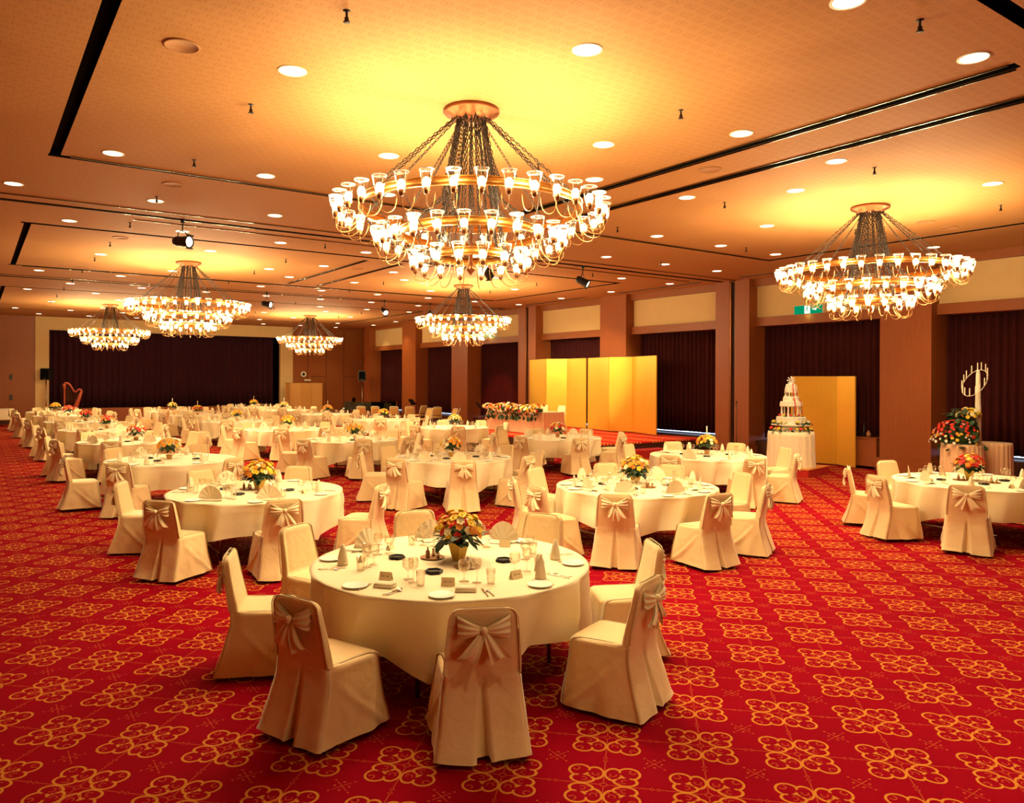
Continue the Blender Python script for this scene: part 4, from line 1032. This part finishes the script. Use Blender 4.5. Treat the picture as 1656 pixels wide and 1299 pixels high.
def speaker_stand(x,y,z,h,lab,lab2):
    t=thing('speaker_stand',lab,'speaker stand',(x,y,z)); ob('pole',MB().tube([(0,0,.25),(0,0,h)],.022,8).mesh('p','steel'),t)
    for k in range(3): a=k*2*PI/3+.4; ob('leg',MB().tube([(0,0,.62),(.42*math.cos(a),.42*math.sin(a),.012)],.012,6).mesh('l','black'),t)
    s_=thing('loudspeaker',lab2,'loudspeaker',(x,y,z+h+.001),-TRA+.1)
    ob('cabinet',MB().box((0,0,.26),(.38,.32,.52),taper=.96).mesh('c','black',smooth=False),s_); ob('grille',boxm('g',(0,-.166,.26),(.32,.01,.44),'slot'),s_); ob('handle',MB().tube([(-.06,-.17,.07),(.06,-.17,.07)],.008,6).mesh('h','steel'),s_)
speaker_stand(2.72,39.7,0,1.98,'pale speaker pole beside the harp in front of the stage','black loudspeaker in front of the left end of the stage curtain')
speaker_stand(16.6,36.5,0,1.98,'pale speaker pole beside the grand piano','black loudspeaker on a pole above the grand piano')
# harp
hp=thing('harp','reddish wooden pedal harp standing before the dark stage curtain','harp',(3.42,39.5,0),-.45)
ob('pillar',MB().tube([(0,0,.12),(0,0,.3),(-.0,0,1.55),(0,0,1.68),(0,0,1.8)],[.075,.04,.035,.065,.075],10).mesh('p','harp'),hp)
nk=[]
for i in range(15):
    f=i/14; x=.02+.66*f; z=1.80+.03*math.sin(f*PI)-.46*f+ .10*math.sin(max(0,f-.35)/.65*PI*1.1)*(-1 if f<.6 else 1)*.9
    nk.append((x,0,z))
nk=[(0,0,1.80),(.06,0,1.84),(.16,0,1.82),(.26,0,1.72),(.34,0,1.58),(.41,0,1.46),(.48,0,1.44),(.56,0,1.52),(.64,0,1.56),(.71,0,1.52),(.72,0,1.42)]
ob('neck',MB().tube(nk,[.06,.055,.045,.04,.035,.035,.035,.035,.04,.045,.05],8).mesh('n','harp'),hp)
ob('soundboard',MB().tube([(.72,0,1.46),(.60,0,1.1),(.42,0,.6),(.22,0,.12)],[.05,.08,.12,.16],8).mesh('s','harp'),hp)
ob('base',MB().box((.10,0,.07),(.46,.36,.14),taper=.85).mesh('b','harp',smooth=False),hp)
m=MB()
for i in range(24):
    f=(i+1)/25; k=f*10; q=int(k); w=k-q; a=nk[q]; b=nk[min(10,q+1)]; x=a[0]+(b[0]-a[0])*w; z=a[2]+(b[2]-a[2])*w; m.tube([(x,0,z),(x*.75+.05,0,.16+ .98*max(0,(x*.75+.05-.22)/.38))],.0022,3)
ob('strings',m.mesh('s','brass'),hp)
# uncovered gold banquet chairs near the piano
def stack_chair():
    t=ob('stacking_chair',None); 
    ob('seat',MB().box((0,0,.44),(.43,.42,.06),taper=.94).mesh('s','goldfab'),t)
    m=MB(); m.grid(lambda u,v:((u-.5)*.36,-.21-.10*v-.02*math.sin(PI*u),.52+.33*v),6,6); o=ob('backrest',m.mesh('b','goldfab'),t); solid(o,.045,0)
    ob('frame',MB().tube([(-.2,-.20,.0),(-.2,-.19,.45),(-.195,-.25,.7),(-.18,-.31,.86),(-.13,-.325,.885),(.13,-.325,.885),(.18,-.31,.86),(.195,-.25,.7),(.2,-.19,.45),(.2,-.20,0)],.015,6).mesh('f','whitepaint'),t)
    for sx in(-1,1): ob('leg',MB().tube([(sx*.2,.18,.42),(sx*.2,.2,0)],.014,6).mesh('l','whitepaint'),t)
    return t
scp=None
GC=[(14.07,31.0,-.5,'leftmost, in front of the piano keyboard'),(14.65,30.6,-.8,'second from left by the piano'),(15.3,30.15,-.7,'third from left by the piano'),(15.84,29.8,-.6,'in front of the second far pillar'),
 (15.2,27.4,1.7,'side on, nearest the round tables'),(16.75,30.6,.2,'facing away near the pillar gap'),(16.5,28.7,-.3,'in front of the red lit curtain'),(15.9,26.6,1.5,'side on behind the yellow flowers'),(16.5,27.3,1.0,'right of the side on pair'),(16.6,25.2,1.3,'rightmost, at the music stand')]
for k,(x,y,rz,w) in enumerate(GC):
    if scp is None: t=scp=stack_chair()
    else: t=copy_tree(scp)
    t.location=(x,y,0); t.rotation_euler=(0,0,rz); tag(t,'uncovered gold chair with white frame, %s'%w,'chair','gold chairs for the musicians')
# grand piano
pn=thing('grand_piano','black grand piano with closed lid near the far right corner','piano',(15.2,33.3,0),-2.18)
out=[(-.75,-.75),(.75,-.75),(.75,.1),(.70,.5),(.45,.75),(.20,1.0),(.0,1.35),(-.25,1.55),(-.55,1.55),(-.72,1.35),(-.75,1.0)]
def prism(pts,z0,z1,mat):
    n=len(pts); m=MB(); m.add([(x,y,z0) for x,y in pts]+[(x,y,z1) for x,y in pts],[tuple(range(n-1,-1,-1)),tuple(range(n,2*n))]+[(i,(i+1)%n,(i+1)%n+n,i+n) for i in range(n)]); return m.mesh('p',mat,smooth=False)
MT['lacquer']=simple('black_lacquer',(.004,.006,.005),.06,0,.6)
ob('case',prism([(x*.98,y*.98) for x,y in out],.62,.98,'lacquer'),pn); ob('lid',prism(out,.985,1.01,'lacquer'),pn)
kb=ob('keyboard',boxm('k',(0,-.82,.70),(1.24,.18,.05),'white'),pn); ob('key_slip',boxm('k',(0,-.88,.68),(1.5,.10,.12),'lacquer'),pn)
ob('music_desk',MB().box((0,-.45,1.10),(.8,.02,.18)).mesh('d','lacquer',smooth=False),pn)
for x,y in((-.62,-.6),(.62,-.6),(-.35,1.2)): ob('leg',MB().lathe([(.03,0),(.05,.06),(.045,.3),(.07,.62)],10).mesh('l','lacquer'),pn,(x,y,0))
def musicstand(x,y,rz,lab,tilt=.9):
    t=thing('music_stand',lab,'music stand',(x,y,0),rz); ob('pole',MB().tube([(0,0,.12),(0,0,.95)],.01,6).mesh('p','black'),t)
    for k in range(3): a=k*2*PI/3; ob('leg',MB().tube([(0,0,.22),(.25*math.cos(a),.25*math.sin(a),.01)],.008,5).mesh('l','black'),t)
    ob('desk',boxm('d',(0,0,0),(.48,.33,.012),'black'),t,(0,.02,1.02),(tilt,0,0))
for q in((16.7,31.2,.6,'black music stand behind the gold chairs, left of the lit pillar'),(17.0,26.0,1.3,'black music stand tilted beside the lit pillar')): musicstand(*q)
# buffet table far left
bt=thing('buffet_table','white clothed serving table at the far left wall','table',(.35,38.6,0),0)
ob('tablecloth',MB().box((0,0,.52),(2.2,.7,.44)).mesh('c','cloth',smooth=False),bt); ob('table_top',boxm('t',(0,0,.745),(2.24,.74,.01),'cloth'),bt)
for x in(-1,1):
    for y in(-.3,.3): ob('leg',MB().tube([(x,y,0),(x,y,.35)],.02,6).mesh('l','black'),bt)
# wall speaker / bell near the stage
cl=thing('wall_bell','round white bell with a dark centre on the brown wall beside the stage','bell',(14.85,Y1-.01,2.32)); ob('rim',MB().lathe([(.15,0),(.15,.05),(.11,.06),(.10,.03),(0,.03)],24,mat=Matrix.Rotation(PI/2,4,'X')).mesh('r','whitepaint'),cl); ob('centre',MB().lathe([(0,.035),(.08,.04),(.08,.05),(0,.06)],20,mat=Matrix.Rotation(PI/2,4,'X')).mesh('c','black'),cl)
ob('bracket',boxm('b',(.24,-.01,-.32),(.36,.03,.08),'whitepaint'),cl)
# exit signs
def exitsign(x,y,z,lab):
    t=thing('exit_sign',lab,'sign',(x,y,z),0); ob('housing',boxm('h',(0,0,0),(.08,.82,.24),'whitepaint'),t); ob('face',boxm('f',(-.042,0,0),(.006,.80,.22),'exit'),t)
    m=MB(); X=-.047
    def q(pts): m.add([(X,-y_,z_) for y_,z_ in pts],[tuple(range(len(pts)))])
    q([(-.10,-.10),(.06,-.10),(.06,.10),(-.10,.10)]); ob('door_symbol',m.mesh('d','exitw',smooth=False),t)
    m=MB(); X=-.0485
    def cap(a,b,w):
        (y1,z1),(y2,z2)=a,b; d=math.hypot(y2-y1,z2-z1); nx,nz=-(z2-z1)/d*w,(y2-y1)/d*w; m.add([(X,-(y1+nx),z1+nz),(X,-(y1-nx),z1-nz),(X,-(y2-nx),z2-nz),(X,-(y2+nx),z2+nz)],[(0,1,2,3)])
    m.add([(X,-(-.02+.014*math.cos(a*PI/5)),.075+.014*math.sin(a*PI/5)) for a in range(10)],[tuple(range(10))])
    cap((-.02,.06),(-.03,.0),.013); cap((-.03,.0),(.0,-.03),.009); cap((.0,-.03),(-.01,-.075),.008); cap((-.03,.0),(-.055,-.035),.009); cap((-.055,-.035),(-.085,-.04),.008); cap((-.02,.05),(.015,.03),.007); cap((-.02,.05),(-.06,.03),.007)
    ob('running_figure',m.mesh('d','exit',smooth=False),t)
    m=MB(); X=-.047; q([(.12,.012),(.20,.012),(.20,.035),(.25,0),(.20,-.035),(.20,-.012),(.12,-.012)]); ob('arrow',m.mesh('a','exitw',smooth=False),t)
    ld=bpy.data.lights.new('sign_glow','POINT'); ld.energy=1.2; ld.color=(.7,1,.3); ld.shadow_soft_size=.1; ob('sign_glow',ld,None,(x-.12,y,z-.16))
exitsign(17.70,11.6,3.92,'green lit exit sign on the cream frieze behind the cake bay')
exitsign(17.70,26.2,3.92,'green lit exit sign on the far frieze beside the pillar')
# ------------------------------------------------------------------ world and view
w=bpy.data.worlds.new('world'); sc.world=w; w.use_nodes=True; bg=w.node_tree.nodes['Background']; bg.inputs[0].default_value=(.02,.01,.005,1); bg.inputs[1].default_value=.3
vs_=sc.view_settings; sc.display_settings.display_device='sRGB'; vs_.view_transform='Standard'; vs_.look='None'; vs_.gamma=1; vs_.use_curve_mapping=False; vs_.exposure=0.12
cy=sc.cycles; cy.adaptive_threshold=.04; cy.max_bounces=6; cy.diffuse_bounces=3; cy.glossy_bounces=3; cy.transmission_bounces=4; cy.transparent_max_bounces=12; cy.caustics_reflective=False; cy.caustics_refractive=False
cy.use_denoising=True; cy.sample_clamp_indirect=4; cy.sample_clamp_direct=0; cy.use_light_tree=True
try: cy.denoiser='OPENIMAGEDENOISE'; cy.denoising_input_passes='RGB_ALBEDO_NORMAL'
except Exception: pass
